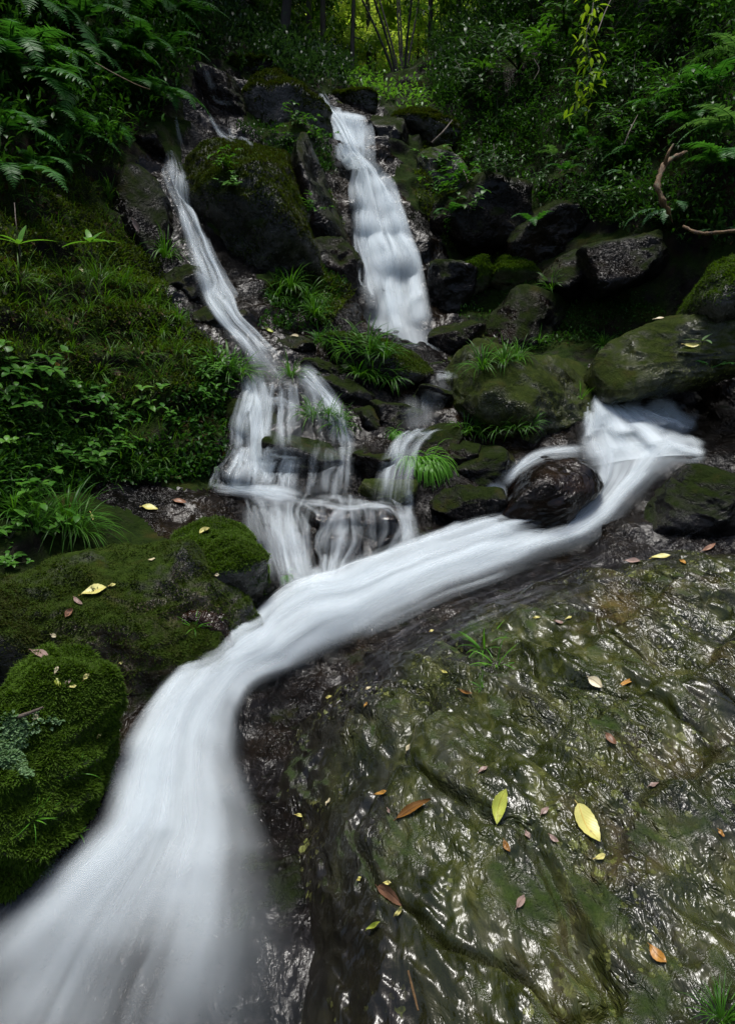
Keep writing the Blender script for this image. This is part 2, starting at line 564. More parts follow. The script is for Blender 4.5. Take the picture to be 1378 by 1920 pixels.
# ------------------------------------------------------------------ the ravine floor and banks (one sheet to the far hills)
CTRL_PX = [  # u, v, depth : points of the ground as the photograph shows it
    # stream bed, from the right-hand cascade down to the near left corner
    (1200, 850, 4.65), (1290, 850, 4.5), (1110, 900, 4.35), (1180, 930, 4.2), (1020, 1000, 4.05), (900, 1050, 3.8), (800, 1085, 3.62), (700, 1125, 3.45),
    (600, 1160, 3.28), (520, 1195, 3.1), (440, 1270, 2.85), (360, 1340, 2.6), (300, 1430, 2.35), (260, 1550, 2.12), (220, 1680, 1.93), (120, 1800, 1.82), (160, 1920, 1.68),
    (330, 1750, 1.83), (420, 1500, 2.3), (450, 1380, 2.62), (480, 1700, 1.86), (450, 1900, 1.62), (560, 1300, 2.95), (-60, 1850, 1.85), (30, 1740, 1.95), (600, 1900, 1.62), (560, 1500, 2.35),
    # below the right boulder and beyond it
    (900, 1250, 2.95), (1200, 1200, 3.1), (1100, 1500, 2.15), (1370, 1050, 3.6), (1300, 950, 4.0), (1370, 900, 4.2), (1000, 1900, 1.65), (1370, 1600, 2.1),
    # left: moss blocks, ledge with a film of water, bank
    (60, 1450, 2.25), (120, 1250, 2.75), (250, 1200, 2.95), (400, 1180, 3.05), (200, 1080, 3.25), (350, 1040, 3.3), (120, 1010, 3.25), (430, 1020, 3.45),
    (300, 950, 3.75), (400, 930, 3.85), (200, 940, 3.6), (100, 960, 3.3), (20, 980, 3.0),
    (300, 880, 3.95), (250, 800, 4.05), (350, 760, 4.3), (400, 850, 4.1), (150, 850, 3.75), (60, 820, 3.45), (300, 700, 4.3), (380, 660, 4.6), (180, 700, 4.0), (60, 660, 3.65),
    (250, 600, 4.5), (120, 560, 4.2), (330, 580, 4.95), (20, 520, 3.8), (230, 500, 4.85), (100, 430, 4.5), (290, 480, 5.25), (240, 380, 5.4), (150, 330, 5.15), (20, 350, 4.3),
    (260, 270, 5.8), (180, 200, 5.8), (80, 150, 5.3), (20, 80, 5.0), (300, 180, 6.3), (250, 80, 6.6), (120, 10, 6.0), (340, 100, 7.0), (380, 30, 8.0),
    # narrow left fall
    (320, 290, 6.0), (325, 350, 5.75), (350, 430, 5.5), (385, 520, 5.25), (430, 600, 5.0), (470, 660, 4.82), (520, 700, 4.72), (470, 735, 4.62), (560, 730, 4.66), (620, 770, 4.62),
    (440, 790, 4.45), (490, 800, 4.42), (560, 800, 4.44), (640, 820, 4.5), (430, 870, 4.2), (490, 880, 4.22), (560, 880, 4.25), (640, 890, 4.28),
    (430, 925, 4.08), (500, 930, 4.05), (580, 940, 4.05), (680, 940, 4.08), (760, 950, 4.08), (510, 990, 3.85), (600, 990, 3.85), (700, 985, 3.92), (560, 1060, 3.6), (500, 1080, 3.45), (640, 1055, 3.66), (720, 1045, 3.75),
    (400, 200, 7.2), (430, 260, 6.7), (380, 140, 7.7),
    # between the falls, main fall
    (480, 330, 6.3), (500, 450, 5.85), (560, 560, 5.5), (500, 580, 5.3), (600, 620, 5.35), (580, 300, 6.9), (640, 420, 6.65), (640, 560, 6.2), (520, 200, 7.7), (560, 140, 8.6),
    (605, 190, 8.1), (625, 215, 7.9), (660, 225, 7.85), (645, 270, 7.45), (670, 330, 7.15), (700, 400, 6.9), (715, 460, 6.75), (725, 520, 6.6), (735, 590, 6.4), (750, 650, 6.2),
    (700, 240, 7.9), (720, 300, 7.6), (760, 380, 7.2), (790, 450, 6.95), (810, 540, 6.7), (840, 630, 6.3), (850, 680, 5.8), (800, 690, 5.45),
    # middle shelf
    (700, 700, 5.2), (640, 690, 5.1), (740, 770, 4.85), (840, 770, 4.9), (660, 760, 4.75), (780, 815, 4.62), (780, 850, 4.4), (780, 920, 4.18), (850, 900, 4.25), (880, 930, 4.15), (950, 700, 5.25), (960, 790, 4.75), (950, 870, 4.4), (1040, 820, 4.65), (1050, 700, 5.35),
    # right cascade, hollow, right bank
    (1120, 700, 5.5), (1135, 740, 5.2), (1140, 800, 4.9), (1200, 790, 4.95), (1150, 650, 5.9), (1250, 720, 5.9), (1300, 780, 5.4), (1250, 790, 5.2), (1340, 830, 4.8), (1370, 700, 5.6),
    (900, 620, 6.4), (1000, 620, 6.3), (900, 540, 6.9), (1000, 520, 6.7), (1100, 600, 6.1), (1080, 500, 6.4), (1180, 540, 5.9), (1200, 460, 5.9), (1280, 560, 5.6), (1350, 460, 5.3), (1370, 580, 5.3),
    (860, 450, 7.4), (880, 350, 8.0), (820, 280, 8.3), (780, 220, 8.6), (960, 420, 7.2), (980, 320, 7.7), (950, 220, 8.4), (1060, 380, 6.9), (1080, 260, 7.4), (1150, 380, 6.5), (1180, 260, 6.8), (1280, 300, 6.1), (1370, 300, 5.6),
    (1100, 150, 7.9), (1250, 150, 6.9), (1370, 120, 6.2), (1000, 130, 8.6), (900, 130, 9.3), (850, 60, 10.4), (1000, 30, 9.6), (1150, 20, 8.8), (1300, 10, 7.5),
    (740, 190, 9.3), (680, 180, 9.6), (640, 150, 10.6), (500, 90, 9.6), (720, 165, 13.0), (800, 160, 11.0), (600, 120, 12.0),
    (740, 128, 22.0), (660, 110, 21.0), (840, 95, 19.0), (560, 70, 18.0), (930, 40, 17.0),
]
CTRL_W = [  # world points outside the frame
    (0, 0.2, -0.25), (-0.8, 0.3, -0.35), (1.2, 0.2, -0.1), (3.2, 0.8, 0.1), (3.5, 2.2, 0.35), (4.2, 4.0, 1.2), (6, 5, 3.4), (6, 8, 5.6), (8, 3, 3.6), (-1.9, 1.2, 0.2), (-2.2, 2.4, 1.0), (-3.3, 3.4, 2.6), (-4.2, 5.2, 4.4),
    (-6, 3, 4.6), (-6, 8, 7.0), (-4, 0, 2.4), (5, -1, 1.6), (0, -3, -0.6), (-9, 6, 8.2), (10, 8, 8.0), (-7, 13, 9), (7, 13, 9), (-14, 14, 13), (14, 14, 13), (-9, 22, 13), (10, 22, 13), (0.5, 30, 12), (-6, 32, 17), (8, 32, 17),
    (0.5, 45, 22), (-20, 40, 30), (20, 40, 30), (0, 80, 46), (-50, 80, 60), (50, 80, 60), (-30, 10, 20), (30, 10, 20), (0, -30, 6), (-30, -20, 14), (30, -20, 14), (90, 60, 60), (-90, 60, 60),
]
ctrl = np.array([P(*c) for c in CTRL_PX] + [np.array(c, float) for c in CTRL_W])


def rbf_fit(xy, z, lam=0.0, kern=lambda r: r):
    n = len(xy)
    A = kern(np.linalg.norm(xy[:, None] - xy[None], axis=2)) + (-lam if lam else 0) * np.eye(n)
    Pm = np.hstack([np.ones((n, 1)), xy])
    M = np.block([[A, Pm], [Pm.T, np.zeros((3, 3))]])
    w = np.linalg.solve(M, np.concatenate([z, np.zeros(3)]))

    def f(q):
        out = np.empty(len(q))
        for s in range(0, len(q), 20000):
            c = q[s:s + 20000]
            out[s:s + 20000] = kern(np.linalg.norm(c[:, None] - xy[None], axis=2)) @ w[:n] + np.hstack([np.ones((len(c), 1)), c]) @ w[n:]
        return out
    return f


ground_base = rbf_fit(ctrl[:, :2], ctrl[:, 2], lam=0.035)
NR, NC = 560, 460
jj = np.linspace(0, 1, NR)
ys = np.where(jj < 0.86, 0.2 + 11.3 * (jj / 0.86) ** 1.25, 11.5 + 88.0 * np.clip((jj - 0.86) / 0.14, 0, 1) ** 2.2)
ss = np.linspace(-1, 1, NC); ss = 0.62 * ss + 0.38 * ss ** 3
X = (0.7 + 1.15 * ys + 0.012 * ys ** 2)[:, None] * ss[None] + 0.0 * ys[:, None]
XY = np.stack([X, np.broadcast_to(ys[:, None], X.shape)], -1).reshape(-1, 2)
Z = ground_base(XY)
G3 = np.column_stack([XY, Z])
ZZ = Z.reshape(NR, NC)
nrm = unit(np.cross(np.gradient(G3.reshape(NR, NC, 3), axis=1), np.gradient(G3.reshape(NR, NC, 3), axis=0)).reshape(-1, 3))
nrm[nrm[:, 2] < 0] *= -1
amp = np.clip(0.35 + 0.12 * XY[:, 1], 0.35, 2.2)
rough_n = 0.085 * fbm(G3 * 1.3, 3, 3) + 0.055 * fbm(G3 * np.array([2.6, 2.6, 4.5]), 4, 11, ridged=True) + 0.022 * fbm(G3 * 9, 3, 23)
# stepped rock: small shelves along z
step = 0.045 * (np.abs(((Z + 0.1 * fbm(G3 * 1.7, 2, 5)) * 4.2) % 1.0 - 0.5) * 2 - 0.5)
G3 = G3 + nrm * ((rough_n + step) * np.minimum(amp, 1.6))[:, None]
gi = np.arange(NR * NC).reshape(NR, NC)
GF = np.stack([gi[:-1, :-1], gi[:-1, 1:], gi[1:, 1:], gi[1:, :-1]], -1).reshape(-1, 4)

M_GROUND = rock_mat("ravine_ground", moss=0.62, wet=0.1, spec=0.08, dark=(0.003, 0.003, 0.003), mid=(0.010, 0.008, 0.006), warm=(0.022, 0.013, 0.006), gloss=0.45,
                    mossc=((0.006, 0.014, 0.002), (0.026, 0.046, 0.006)))
M_BED = rock_mat("stream_bed_rock", moss=0.18, wet=0.55, dark=(0.0015, 0.0015, 0.0015), mid=(0.0045, 0.0036, 0.0033), warm=(0.012, 0.0075, 0.0035), bump=2.0, scale=1.6, gloss=0.10, spec=0.17, crinkle=1.1, mossc=((0.006, 0.012, 0.001), (0.022, 0.036, 0.004)))


def poly_sd(q, poly):
    """signed distance to a closed outline, positive inside"""
    d = np.full(len(q), 1e9); inside = np.zeros(len(q), bool)
    for a, b in zip(poly, np.roll(poly, -1, axis=0)):
        ab = b - a
        h = np.clip(((q - a) @ ab) / (ab @ ab), 0, 1)
        d = np.minimum(d, np.linalg.norm(q - a - h[:, None] * ab, axis=1))
        cond = (a[1] > q[:, 1]) != (b[1] > q[:, 1])
        xx = (b[0] - a[0]) * (q[:, 1] - a[1]) / (b[1] - a[1] + 1e-12) + a[0]
        inside ^= cond & (q[:, 0] < xx)
    return np.where(inside, d, -d)


WETS = [[(-300, 2000), (-300, 1500), (60, 1400), (200, 1280), (300, 1150), (440, 1080), (400, 930), (410, 800), (450, 740), (330, 600), (230, 330), (300, 270), (400, 400), (600, 640), (840, 690), (1100, 680), (1160, 640), (1500, 640), (1500, 1100), (1000, 1200), (700, 2000)],
        [(150, 905), (460, 900), (470, 985), (330, 990), (180, 960)], [(360, 110), (470, 130), (480, 290), (330, 290)], [(590, 170), (720, 190), (740, 330), (830, 480), (850, 690), (560, 640), (620, 420)]]
gc = G3[GF].mean(1)
gd = gc - CAM
gt = np.maximum(gd @ FWD, 0.1)
guv = np.column_stack([689 + FPX * gd[:, 0] / gt, 960 - FPX * (gd @ UPV) / gt])
bed = np.zeros(len(GF), bool)
for wp in WETS:
    bed |= poly_sd(guv + 25 * np.column_stack([vnoise(gc * 3, 1), vnoise(gc * 3, 2)]), np.array(wp, float)) > 0
bed &= (gc[:, 1] < 10.5)
ground = make_obj("ground", G3, GF, [M_GROUND, M_BED], matidx=bed.astype(int))
tag(ground, "dark wet rock and soil of the ravine under the stream and both banks", None, kind="structure")

# ------------------------------------------------------------------ boulders
M_ROCK_DARK = rock_mat("dark_wet_rock", moss=0.54, wet=0.45, gloss=0.10, spec=0.14, crinkle=0.9, dark=(0.002, 0.002, 0.0025), mid=(0.008, 0.007, 0.0065), warm=(0.016, 0.009, 0.005), bump=1.3, mossc=((0.006, 0.012, 0.001), (0.022, 0.036, 0.004)))
M_ROCK_BROWN = rock_mat("brown_wet_rock", moss=0.0, wet=0.6, spec=0.26, crinkle=0.9, dark=(0.002, 0.0017, 0.0015), mid=(0.007, 0.0045, 0.0035), warm=(0.016, 0.008, 0.004), gloss=0.10, bump=0.9)
M_ROCK_MOSS = rock_mat("mossy_rock", moss=0.58, wet=0.5, dark=(0.005, 0.005, 0.0045), mid=(0.030, 0.028, 0.023), warm=(0.05, 0.035, 0.015),
                       mossc=((0.010, 0.022, 0.002), (0.045, 0.075, 0.008)))
M_ROCK_LICHEN = rock_mat("lichen_rock", moss=0.6, lichen=0.8, wet=0.6, spec=0.22, crinkle=0.6, dark=(0.006, 0.006, 0.005), mid=(0.026, 0.028, 0.019), warm=(0.035, 0.03, 0.012),
                         mossc=((0.012, 0.022, 0.003), (0.045, 0.06, 0.010)), algae=0.8)
M_MOSS = rock_mat("thick_moss", moss=1.02, wet=0.5, edge=0.5, mossc=((0.010, 0.026, 0.002), (0.05, 0.095, 0.008)))
M_SLAB = rock_mat("wet_slab_rock", moss=0.24, lichen=1.0, wet=1.0, dark=(0.002, 0.002, 0.002), mid=(0.020, 0.020, 0.016), warm=(0.062, 0.043, 0.010),
                  grain=((0.15, 0.1, 0.6), (1.0, 0.42, 1.0)), bump=1.35, algae=0.85, scale=1.25, gloss=0.15, crinkle=0.68, flush=True, spec=0.36)

rocks = []


def boulder(u, v, t, ru, rv, rd, tilt=0.0, box=0.75, seed=1, mat=None, label=None, amp=1.0, lvl=6, yaw=0.0, name="boulder", cat="boulder", freq=1.0, group=None):
    """A rounded block of rock about 2*ru by 2*rv pixels of the photograph in size and 2*rd metres deep."""
    bm = bpy.data.meshes.new("tmp")
    import bmesh
    b = bmesh.new()
    bmesh.ops.create_icosphere(b, subdivisions=lvl, radius=1.0)
    b.to_mesh(bm); b.free()
    n = np.empty(len(bm.vertices) * 3); bm.vertices.foreach_get('co', n); n = n.reshape(-1, 3)
    F = np.array([tuple(p.vertices) for p in bm.polygons])
    bpy.data.meshes.remove(bm)
    a, bb, c = ru * t / FPX, rv * t / FPX, rd
    pr_ = np.random.default_rng(seed + 1000)                      # a block bounded by random fracture planes, edges worn round
    A_ = np.vstack([unit(pr_.normal(size=(13, 3))), np.eye(3), -np.eye(3)])
    D_ = np.concatenate([pr_.uniform(.68, .98, 13), np.full(6, 1.02)])
    pw = 7 + 50 * (0.85 - box)
    q = n * ((np.maximum(n @ A_.T, 0) / D_) ** pw).sum(1)[:, None] ** (-1 / pw)
    r = (a * bb * c) ** (1 / 3)
    S = np.array([a, c, bb])
    p = q * S
    o = np.array([seed * 3.7, seed * 1.3, -seed * 2.1])
    d = r * amp * (0.26 * fbm(p / r * 0.9 * freq + o, 3, seed) + 0.12 * fbm(p / r * np.array([2, 2, 3.2]) * freq + o, 4, seed + 5, ridged=True) + 0.035 * fbm(p / r * 8 * freq + o, 3, seed + 9))
    nn = unit(n / S)
    p = p + nn * d[:, None]
    ty, yw = math.radians(tilt), math.radians(yaw)
    Rz = np.array([[math.cos(yw), -math.sin(yw), 0], [math.sin(yw), math.cos(yw), 0], [0, 0, 1]])
    Ry = np.array([[math.cos(ty), 0, math.sin(ty)], [0, 1, 0], [-math.sin(ty), 0, math.cos(ty)]])   # + = clockwise in the picture
    p = p @ Rz.T @ Ry.T
    ctr = P(u, v, t)
    ob = make_obj(name, p + ctr, F, [mat], loc=ctr)
    rocks.append((p + ctr, F, ob))
    tag(ob, label, cat, group)
    return ob


BOULDERS = [
    (372, 1165, 3.12, 84, 92, 0.28, -14, .55, 72, M_ROCK_BROWN, .8, 6, "black wet rock face dropping into the stream right of the square-cut boulder"),
    (890, 425, 7.3, 95, 72, 0.5, 12, .58, 73, M_ROCK_DARK, .8, 5, "big dark mossy rock in the shade right of the main waterfall's middle"),
    (1035, 445, 6.9, 88, 58, 0.5, -8, .58, 74, M_ROCK_DARK, .8, 5, "dark mossy rock under the shrubs, centre of the shaded right slope"),
    (815, 335, 7.9, 52, 66, 0.4, 15, .6, 75, M_ROCK_MOSS, .8, 5, "steep mossy rock right of the main waterfall's upper drop"),
    (562, 318, 7.2, 44, 72, 0.45, -28, .6, 76, M_ROCK_MOSS, .8, 5, "mossy rock left of the main waterfall's upper chute, above the dark upright wall"),
    # u, v, t, ru, rv, rd, tilt, box, seed, mat, amp, lvl, label
    (22, 1468, 2.10, 126, 190, 0.30, 10, .62, 2, M_MOSS, 1.35, 6, "plump boulder wholly covered in bright green moss at the lower left beside the white stream"),
    (255, 1195, 3.10, 228, 190, 0.55, 4, .55, 4, M_ROCK_MOSS, .85, 7, "broad square-cut boulder with brownish moss and grey bare patches left of the stream"),
    (400, 1095, 3.30, 96, 104, 0.40, 8, .58, 7, M_ROCK_MOSS, .7, 6, "mossy block with a flat green top directly left of the lower cascade"),
    (30, 1215, 2.75, 90, 130, 0.35, -6, .75, 9, M_ROCK_MOSS, .6, 5, "dark mossy boulder at the left edge, between the bright moss boulder and the grassy bank"),
    (490, 440, 6.12, 124, 210, 0.75, -24, .66, 12, M_ROCK_MOSS, .6, 6, "tall mossy boulder with a grey bare face between the narrow fall and the main waterfall"),
    (600, 460, 6.85, 62, 190, 0.55, -12, .7, 14, M_ROCK_DARK, .6, 5, "dark upright rock wall against the left side of the main waterfall"),
    (525, 225, 7.75, 92, 92, 0.6, -35, .72, 16, M_ROCK_MOSS, .7, 5, "dark moss-rimmed boulder above and left of the top of the main waterfall"),
    (664, 196, 8.35, 40, 28, 0.3, 6, .7, 18, M_ROCK_MOSS, .6, 5, "small round mossy rock in the notch at the very top of the main waterfall"),
    (730, 262, 8.1, 40, 48, 0.4, 10, .7, 19, M_ROCK_DARK, .7, 5, "dark wet rock on the right lip of the main waterfall under its thin side veil"),
    (790, 250, 8.5, 60, 38, 0.4, 25, .75, 21, M_ROCK_MOSS, .8, 5, "sloping mossy rock right of the main waterfall's lip"),
    (705, 678, 5.35, 125, 44, 0.42, 13, .75, 23, M_ROCK_MOSS, .55, 6, "low mossy rock with grass tufts in front of the foot of the main waterfall"),
    (962, 778, 5.0, 156, 104, 0.55, 5, .58, 25, M_ROCK_LICHEN, .9, 6, "rounded grey-green boulder between the main waterfall's foot and the right cascade"),
    (1018, 922, 4.2, 104, 60, 0.32, -20, .74, 27, M_ROCK_BROWN, .45, 6, "smooth brown wet rock standing in midstream below the right cascade"),
    (1275, 668, 4.95, 158, 76, 0.5, -4, .72, 29, M_ROCK_LICHEN, .6, 6, "wide lichen-pale boulder overhanging the dark hollow right of the right cascade"),
    (1385, 535, 4.75, 88, 62, 0.4, -25, .75, 31, M_ROCK_MOSS, .6, 5, "yellow-green mossy boulder at the right edge above the overhanging boulder"),
    (885, 520, 6.85, 42, 40, 0.35, 0, .75, 33, M_MOSS, .6, 5, "small dark green moss mound right of the middle of the main waterfall"),
    (958, 520, 6.8, 46, 36, 0.35, 8, .75, 35, M_MOSS, .6, 5, "second moss mound, just right of the small mound beside the main waterfall"),
    (1062, 525, 6.3, 55, 44, 0.35, -10, .62, 37, M_ROCK_DARK, .7, 5, "angular grey-topped rock on the shaded right bank above the right cascade"),
    (985, 615, 6.3, 85, 68, 0.4, 5, .62, 39, M_ROCK_DARK, .6, 5, "dark block of rock in deep shade behind the grey-green middle boulder"),
    (1180, 500, 6.0, 85, 55, 0.4, -18, .62, 41, M_ROCK_DARK, .7, 5, "dark jutting ledge of rock under the ferns on the right bank"),
    (1335, 945, 4.05, 135, 82, 0.4, 12, .75, 43, M_ROCK_DARK, .5, 6, "black wet rock at the right edge below the dark hollow"),
    (700, 985, 4.0, 62, 36, 0.2, -8, .75, 45, M_ROCK_BROWN, .6, 5, "dark brown rock in the lower cascade with water curling over it"),
    (728, 1018, 3.82, 22, 22, 0.1, 0, .8, 47, M_ROCK_BROWN, .5, 4, "smallest round rock at the edge of the white stream under the lower cascade"),
    (812, 1008, 3.92, 38, 17, 0.12, -24, .8, 49, M_ROCK_BROWN, .5, 4, "flat brown rock half drowned in the stream left of the midstream rock"),
    (620, 970, 3.95, 50, 34, 0.2, 0, .75, 51, M_ROCK_BROWN, .6, 5, "brown rock in the middle of the lower cascade, left of the curling water"),
    (632, 1030, 3.75, 46, 30, 0.15, 5, .7, 52, M_ROCK_BROWN, .6, 5, "reddish brown rock whose short veil drops into the stream"),
    (470, 800, 4.55, 58, 50, 0.25, 0, .55, 53, M_ROCK_DARK, .5, 5, "squarish dark ledge rock under the left part of the spreading cascade"),
    (575, 860, 4.45, 75, 48, 0.25, 4, .6, 55, M_ROCK_DARK, .6, 5, "long dark ledge rock under the middle of the spreading cascade"),
    (440, 890, 4.25, 40, 32, 0.18, 0, .6, 56, M_ROCK_BROWN, .6, 5, "low brown step rock at the left foot of the spreading cascade"),
    (690, 800, 4.8, 62, 46, 0.25, 18, .65, 57, M_ROCK_DARK, .6, 5, "dark wet rock just right of the grassy arm of the spreading cascade"),
    (800, 848, 4.6, 66, 44, 0.24, -4, .72, 59, M_ROCK_DARK, .5, 5, "dark rock under the small centre veil fall"),
    (720, 930, 4.2, 60, 30, 0.2, 0, .75, 60, M_ROCK_LICHEN, .5, 5, "grey-green drowned rock at the foot of the small centre veil fall"),
    (905, 880, 4.45, 85, 42, 0.28, -4, .6, 61, M_ROCK_DARK, .7, 5, "black layered ledge between the bright grass tuft and the midstream rock"),
    (275, 440, 5.5, 62, 120, 0.4, -14, .7, 63, M_ROCK_DARK, .6, 5, "dark wet rock face along the left side of the narrow fall"),
    (285, 290, 6.1, 42, 46, 0.3, 0, .7, 65, M_ROCK_DARK, .7, 5, "glistening dark rock at the left of the narrow fall's top"),
    (420, 215, 7.3, 48, 58, 0.35, 12, .62, 67, M_ROCK_DARK, .7, 5, "stacked dark wet rocks under the thin back trickle"),
    (1200, 742, 5.3, 55, 26, 0.25, 22, .8, 69, M_ROCK_BROWN, .4, 5, "low brown rock parting the top of the right cascade"),
    (485, 150, 8.2, 45, 28, 0.3, -10, .6, 71, M_ROCK_DARK, .7, 5, "angular dark rock at the forest edge above the moss-rimmed boulder"),
]
LEDGE = [(556, 660, 5.12, 52, 26, 6), (648, 742, 4.92, 58, 34, 10), (738, 782, 4.82, 62, 30, 4), (862, 860, 4.5, 60, 34, -6), (612, 700, 5.05, 44, 24, 14), (402, 606, 5.08, 34, 44, -22), (352, 552, 5.25, 44, 52, -20), (640, 505, 6.4, 40, 66, -14), (838, 560, 6.62, 40, 60, 12), (852, 640, 6.15, 44, 36, 8), (812, 752, 4.98, 40, 30, 4), (868, 936, 4.16, 66, 30, -14), (688, 872, 4.42, 44, 34, 6), (505, 560, 5.6, 52, 34, 10)]
LEDGE_LB = ["flat black ledge rock just right of the narrow fall where it begins to spread", "long black ledge rock right of the spreading cascade, below the low mossy rock", "broad dark ledge rock above the small centre veil fall", "black broken ledge rock right of the bright wet grass tuft", "small black ledge rock between the narrow fall and the low mossy rock", "black slanting rock hugging the left edge of the narrow fall's lower part", "tall black slanting rock left of the narrow fall, below the dark wet rock face",
            "black upright rock left of the main waterfall's lower half", "black upright rock right of the main waterfall's lower half", "black rock right of the main waterfall's foot", "small wet black rock under the trickle left of the grey-green middle boulder", "low black rock on the near side of the dark layered ledge, by the stream", "black wet rock between the spreading cascade and the centre veil fall", "dark ledge rock under the grass of the tall mossy boulder's foot"]
for (a_, (u_, v_, t_, ru_, rv_, tl_)) in enumerate(LEDGE):
    BOULDERS.append((u_, v_, t_, ru_, rv_, 0.22, tl_, .53, 110 + a_, M_ROCK_DARK, .9, 5, LEDGE_LB[a_]))
for (u, v, t, ru, rv, rd_, tl, bx, sd_, mt, am, lv, lb) in BOULDERS:
    boulder(u, v, t, ru, rv, rd_, tl, bx, sd_, mt, lb, am, lv, cat="boulder" if ru * t > 260 else "rock", name="boulder" if ru * t > 260 else "rock")

# the great wet slab in the right foreground: a dome of stone, high-resolution sheet with a real outline and flanks
SLAB_PX = [(1000, 1900, 1.36), (700, 1880, 1.42), (1370, 1880, 1.36), (1000, 1700, 1.58), (700, 1700, 1.62), (1370, 1700, 1.55), (1000, 1500, 1.84), (700, 1500, 1.93), (1370, 1500, 1.82), (1000, 1300, 2.27), (700, 1330, 2.38),
           (1370, 1300, 2.2), (1000, 1180, 2.72), (800, 1200, 2.82), (1370, 1150, 2.68), (1200, 1080, 3.08), (1000, 1090, 3.22), (1370, 1030, 3.25), (620, 1250, 2.85), (560, 1400, 2.42), (530, 1600, 2.02), (560, 1850, 1.6), (850, 1140, 3.08)]
slab_c = np.array([P(*c) for c in SLAB_PX])
slab_extra = np.array([(1.0, 0.6, 0.27), (0.35, 0.55, 0.22), (2.0, 0.8, 0.34), (2.4, 1.8, 0.44), (2.6, 3.0, 0.48), (2.2, 3.6, 0.45)])
slab_c = np.vstack([slab_c, slab_extra])
slab_f = rbf_fit(slab_c[:, :2], slab_c[:, 2], lam=0.05)
outline_px = [(560, 1990, 1.5), (530, 1850, 1.6), (490, 1700, 1.84), (465, 1560, 2.08), (480, 1430, 2.38), (545, 1310, 2.72), (660, 1225, 2.98), (780, 1165, 3.1), (900, 1118, 3.24), (1010, 1072, 3.36), (1150, 1035, 3.44), (1300, 1010, 3.46), (1400, 985, 3.5)]
outline = np.array([P(*c)[:2] for c in outline_px] + [(2.3, 3.75), (2.9, 3.0), (2.9, 1.2), (2.2, 0.45), (0.6, 0.42), (0.12, 0.52)])


nx, ny = 620, 640
gx = np.linspace(-0.45, 3.1, nx); gy = 0.3 + 3.7 * np.linspace(0, 1, ny) ** 1.25
q = np.stack(np.meshgrid(gx, gy), -1).reshape(-1, 2)
sdist = poly_sd(q, outline)
keep = sdist > -0.32
z = slab_f(q)
p3 = np.column_stack([q, z])
ca, sa = math.cos(0.6), math.sin(0.6)
gr = np.column_stack([q[:, 0] * ca + q[:, 1] * sa, -q[:, 0] * sa + q[:, 1] * ca, z])
rel = 0.045 * fbm(gr * np.array([2.4, 1.2, 2]), 3, 81) + 0.034 * fbm(gr * np.array([4.2, 1.7, 3]), 4, 83, ridged=True) + 0.012 * fbm(gr * np.array([17, 7, 10]), 3, 87) + 0.0045 * fbm(gr * np.array([55, 24, 40]), 3, 89)
w_ = 1.25 * smooth(0.35, 0.55, fbm(gr * np.array([1.1, 0.8, 1]), 2, 91) * 0.5 + 0.5)
crack = np.abs(vnoise(gr * np.array([3.1, 0.9, 1]) + 0.35 * fbm(gr * 3, 2, 93)[:, None], 95))
rel *= 1.75
lay = (gr[:, 1] * 2.6 + 0.9 * fbm(gr * np.array([.9, 1.6, 1]), 3, 99)) % 1.0
rel += 0.042 * (smooth(0, .8, lay) - smooth(.86, 1.0, lay) - .4) * smooth(.35, .65, fbm(gr * .9 + 5, 2, 101) * .5 + .5)
rel -= 0.05 * np.exp(-(crack / 0.03) ** 2) * smooth(0.2, 0.5, fbm(gr * 1.3, 2, 97) * 0.5 + 0.5)
edge_drop = np.clip(0.5 - sdist, 0, 1)
z = z + rel - 0.52 * edge_drop ** 2 * (1 + 4 * np.clip(-sdist, 0, 1))
z = np.where(sdist < -0.2, z - 1.2 * np.clip(-sdist - 0.2, 0, 1), z)
SV = np.column_stack([q, z])
idx = np.full(len(q), -1); idx[keep] = np.arange(keep.sum())
gi = np.arange(nx * ny).reshape(ny, nx)
SF = np.stack([gi[:-1, :-1], gi[:-1, 1:], gi[1:, 1:], gi[1:, :-1]], -1).reshape(-1, 4)
SF = SF[np.all(idx[SF] >= 0, axis=1)]
SF = idx[SF]; SV = SV[keep]
lead = outline[:13]
dl = np.min([np.linalg.norm(SV[:, :2] - (a + np.clip(((SV[:, :2] - a) @ (b - a)) / ((b - a) @ (b - a)), 0, 1)[:, None] * (b - a)), axis=1) for a, b in zip(lead[:-1], lead[1:])], axis=0)
scour = 1 - smooth(0.12, 0.48, dl + 0.12 * fbm(SV * 2.2, 3, 61))
scour = np.maximum(scour, sdist[keep] < 0)
slab = make_obj("boulder", SV, SF, [M_SLAB], loc=(1.1, 1.9, 0.2), attrs={"scour": scour})
tag(slab, "huge flat-topped wet boulder, olive and grey, filling the right foreground under fallen leaves", "boulder")
rocks.append((SV, SF, slab))

# ------------------------------------------------------------------ ray casting against what has been built
def bvh_of(parts):
    V, F, n = [], [], 0
    for v, f in parts:
        V.append(v); F.extend((f + n).tolist()); n += len(v)
    return BVHTree.FromPolygons(np.concatenate(V).tolist(), F)


near = G3.reshape(NR, NC, 3)
BV_G = bvh_of([(G3, GF)])
BV = bvh_of([(G3, GF)] + [(v, f) for v, f, _ in rocks])
CAMV = Vector(CAM)


def cast(u, v, bv=None, far=120.0):
    d = ray(u, v)
    h, n, i, dist = (bv or BV).ray_cast(CAMV, Vector(d), far * 2)
    if h is None:
        return None
    n = np.array(n)
    if n @ d > 0:
        n = -n
    return np.array(h), n


def drop(x, y, z=30.0, bv=None):
    h, n, i, dist = (bv or BV).ray_cast(Vector((x, y, z)), Vector((0, 0, -1)))
    if h is None:
        return None
    n = np.array(n)
    return np.array(h), (n if n[2] > 0 else -n)


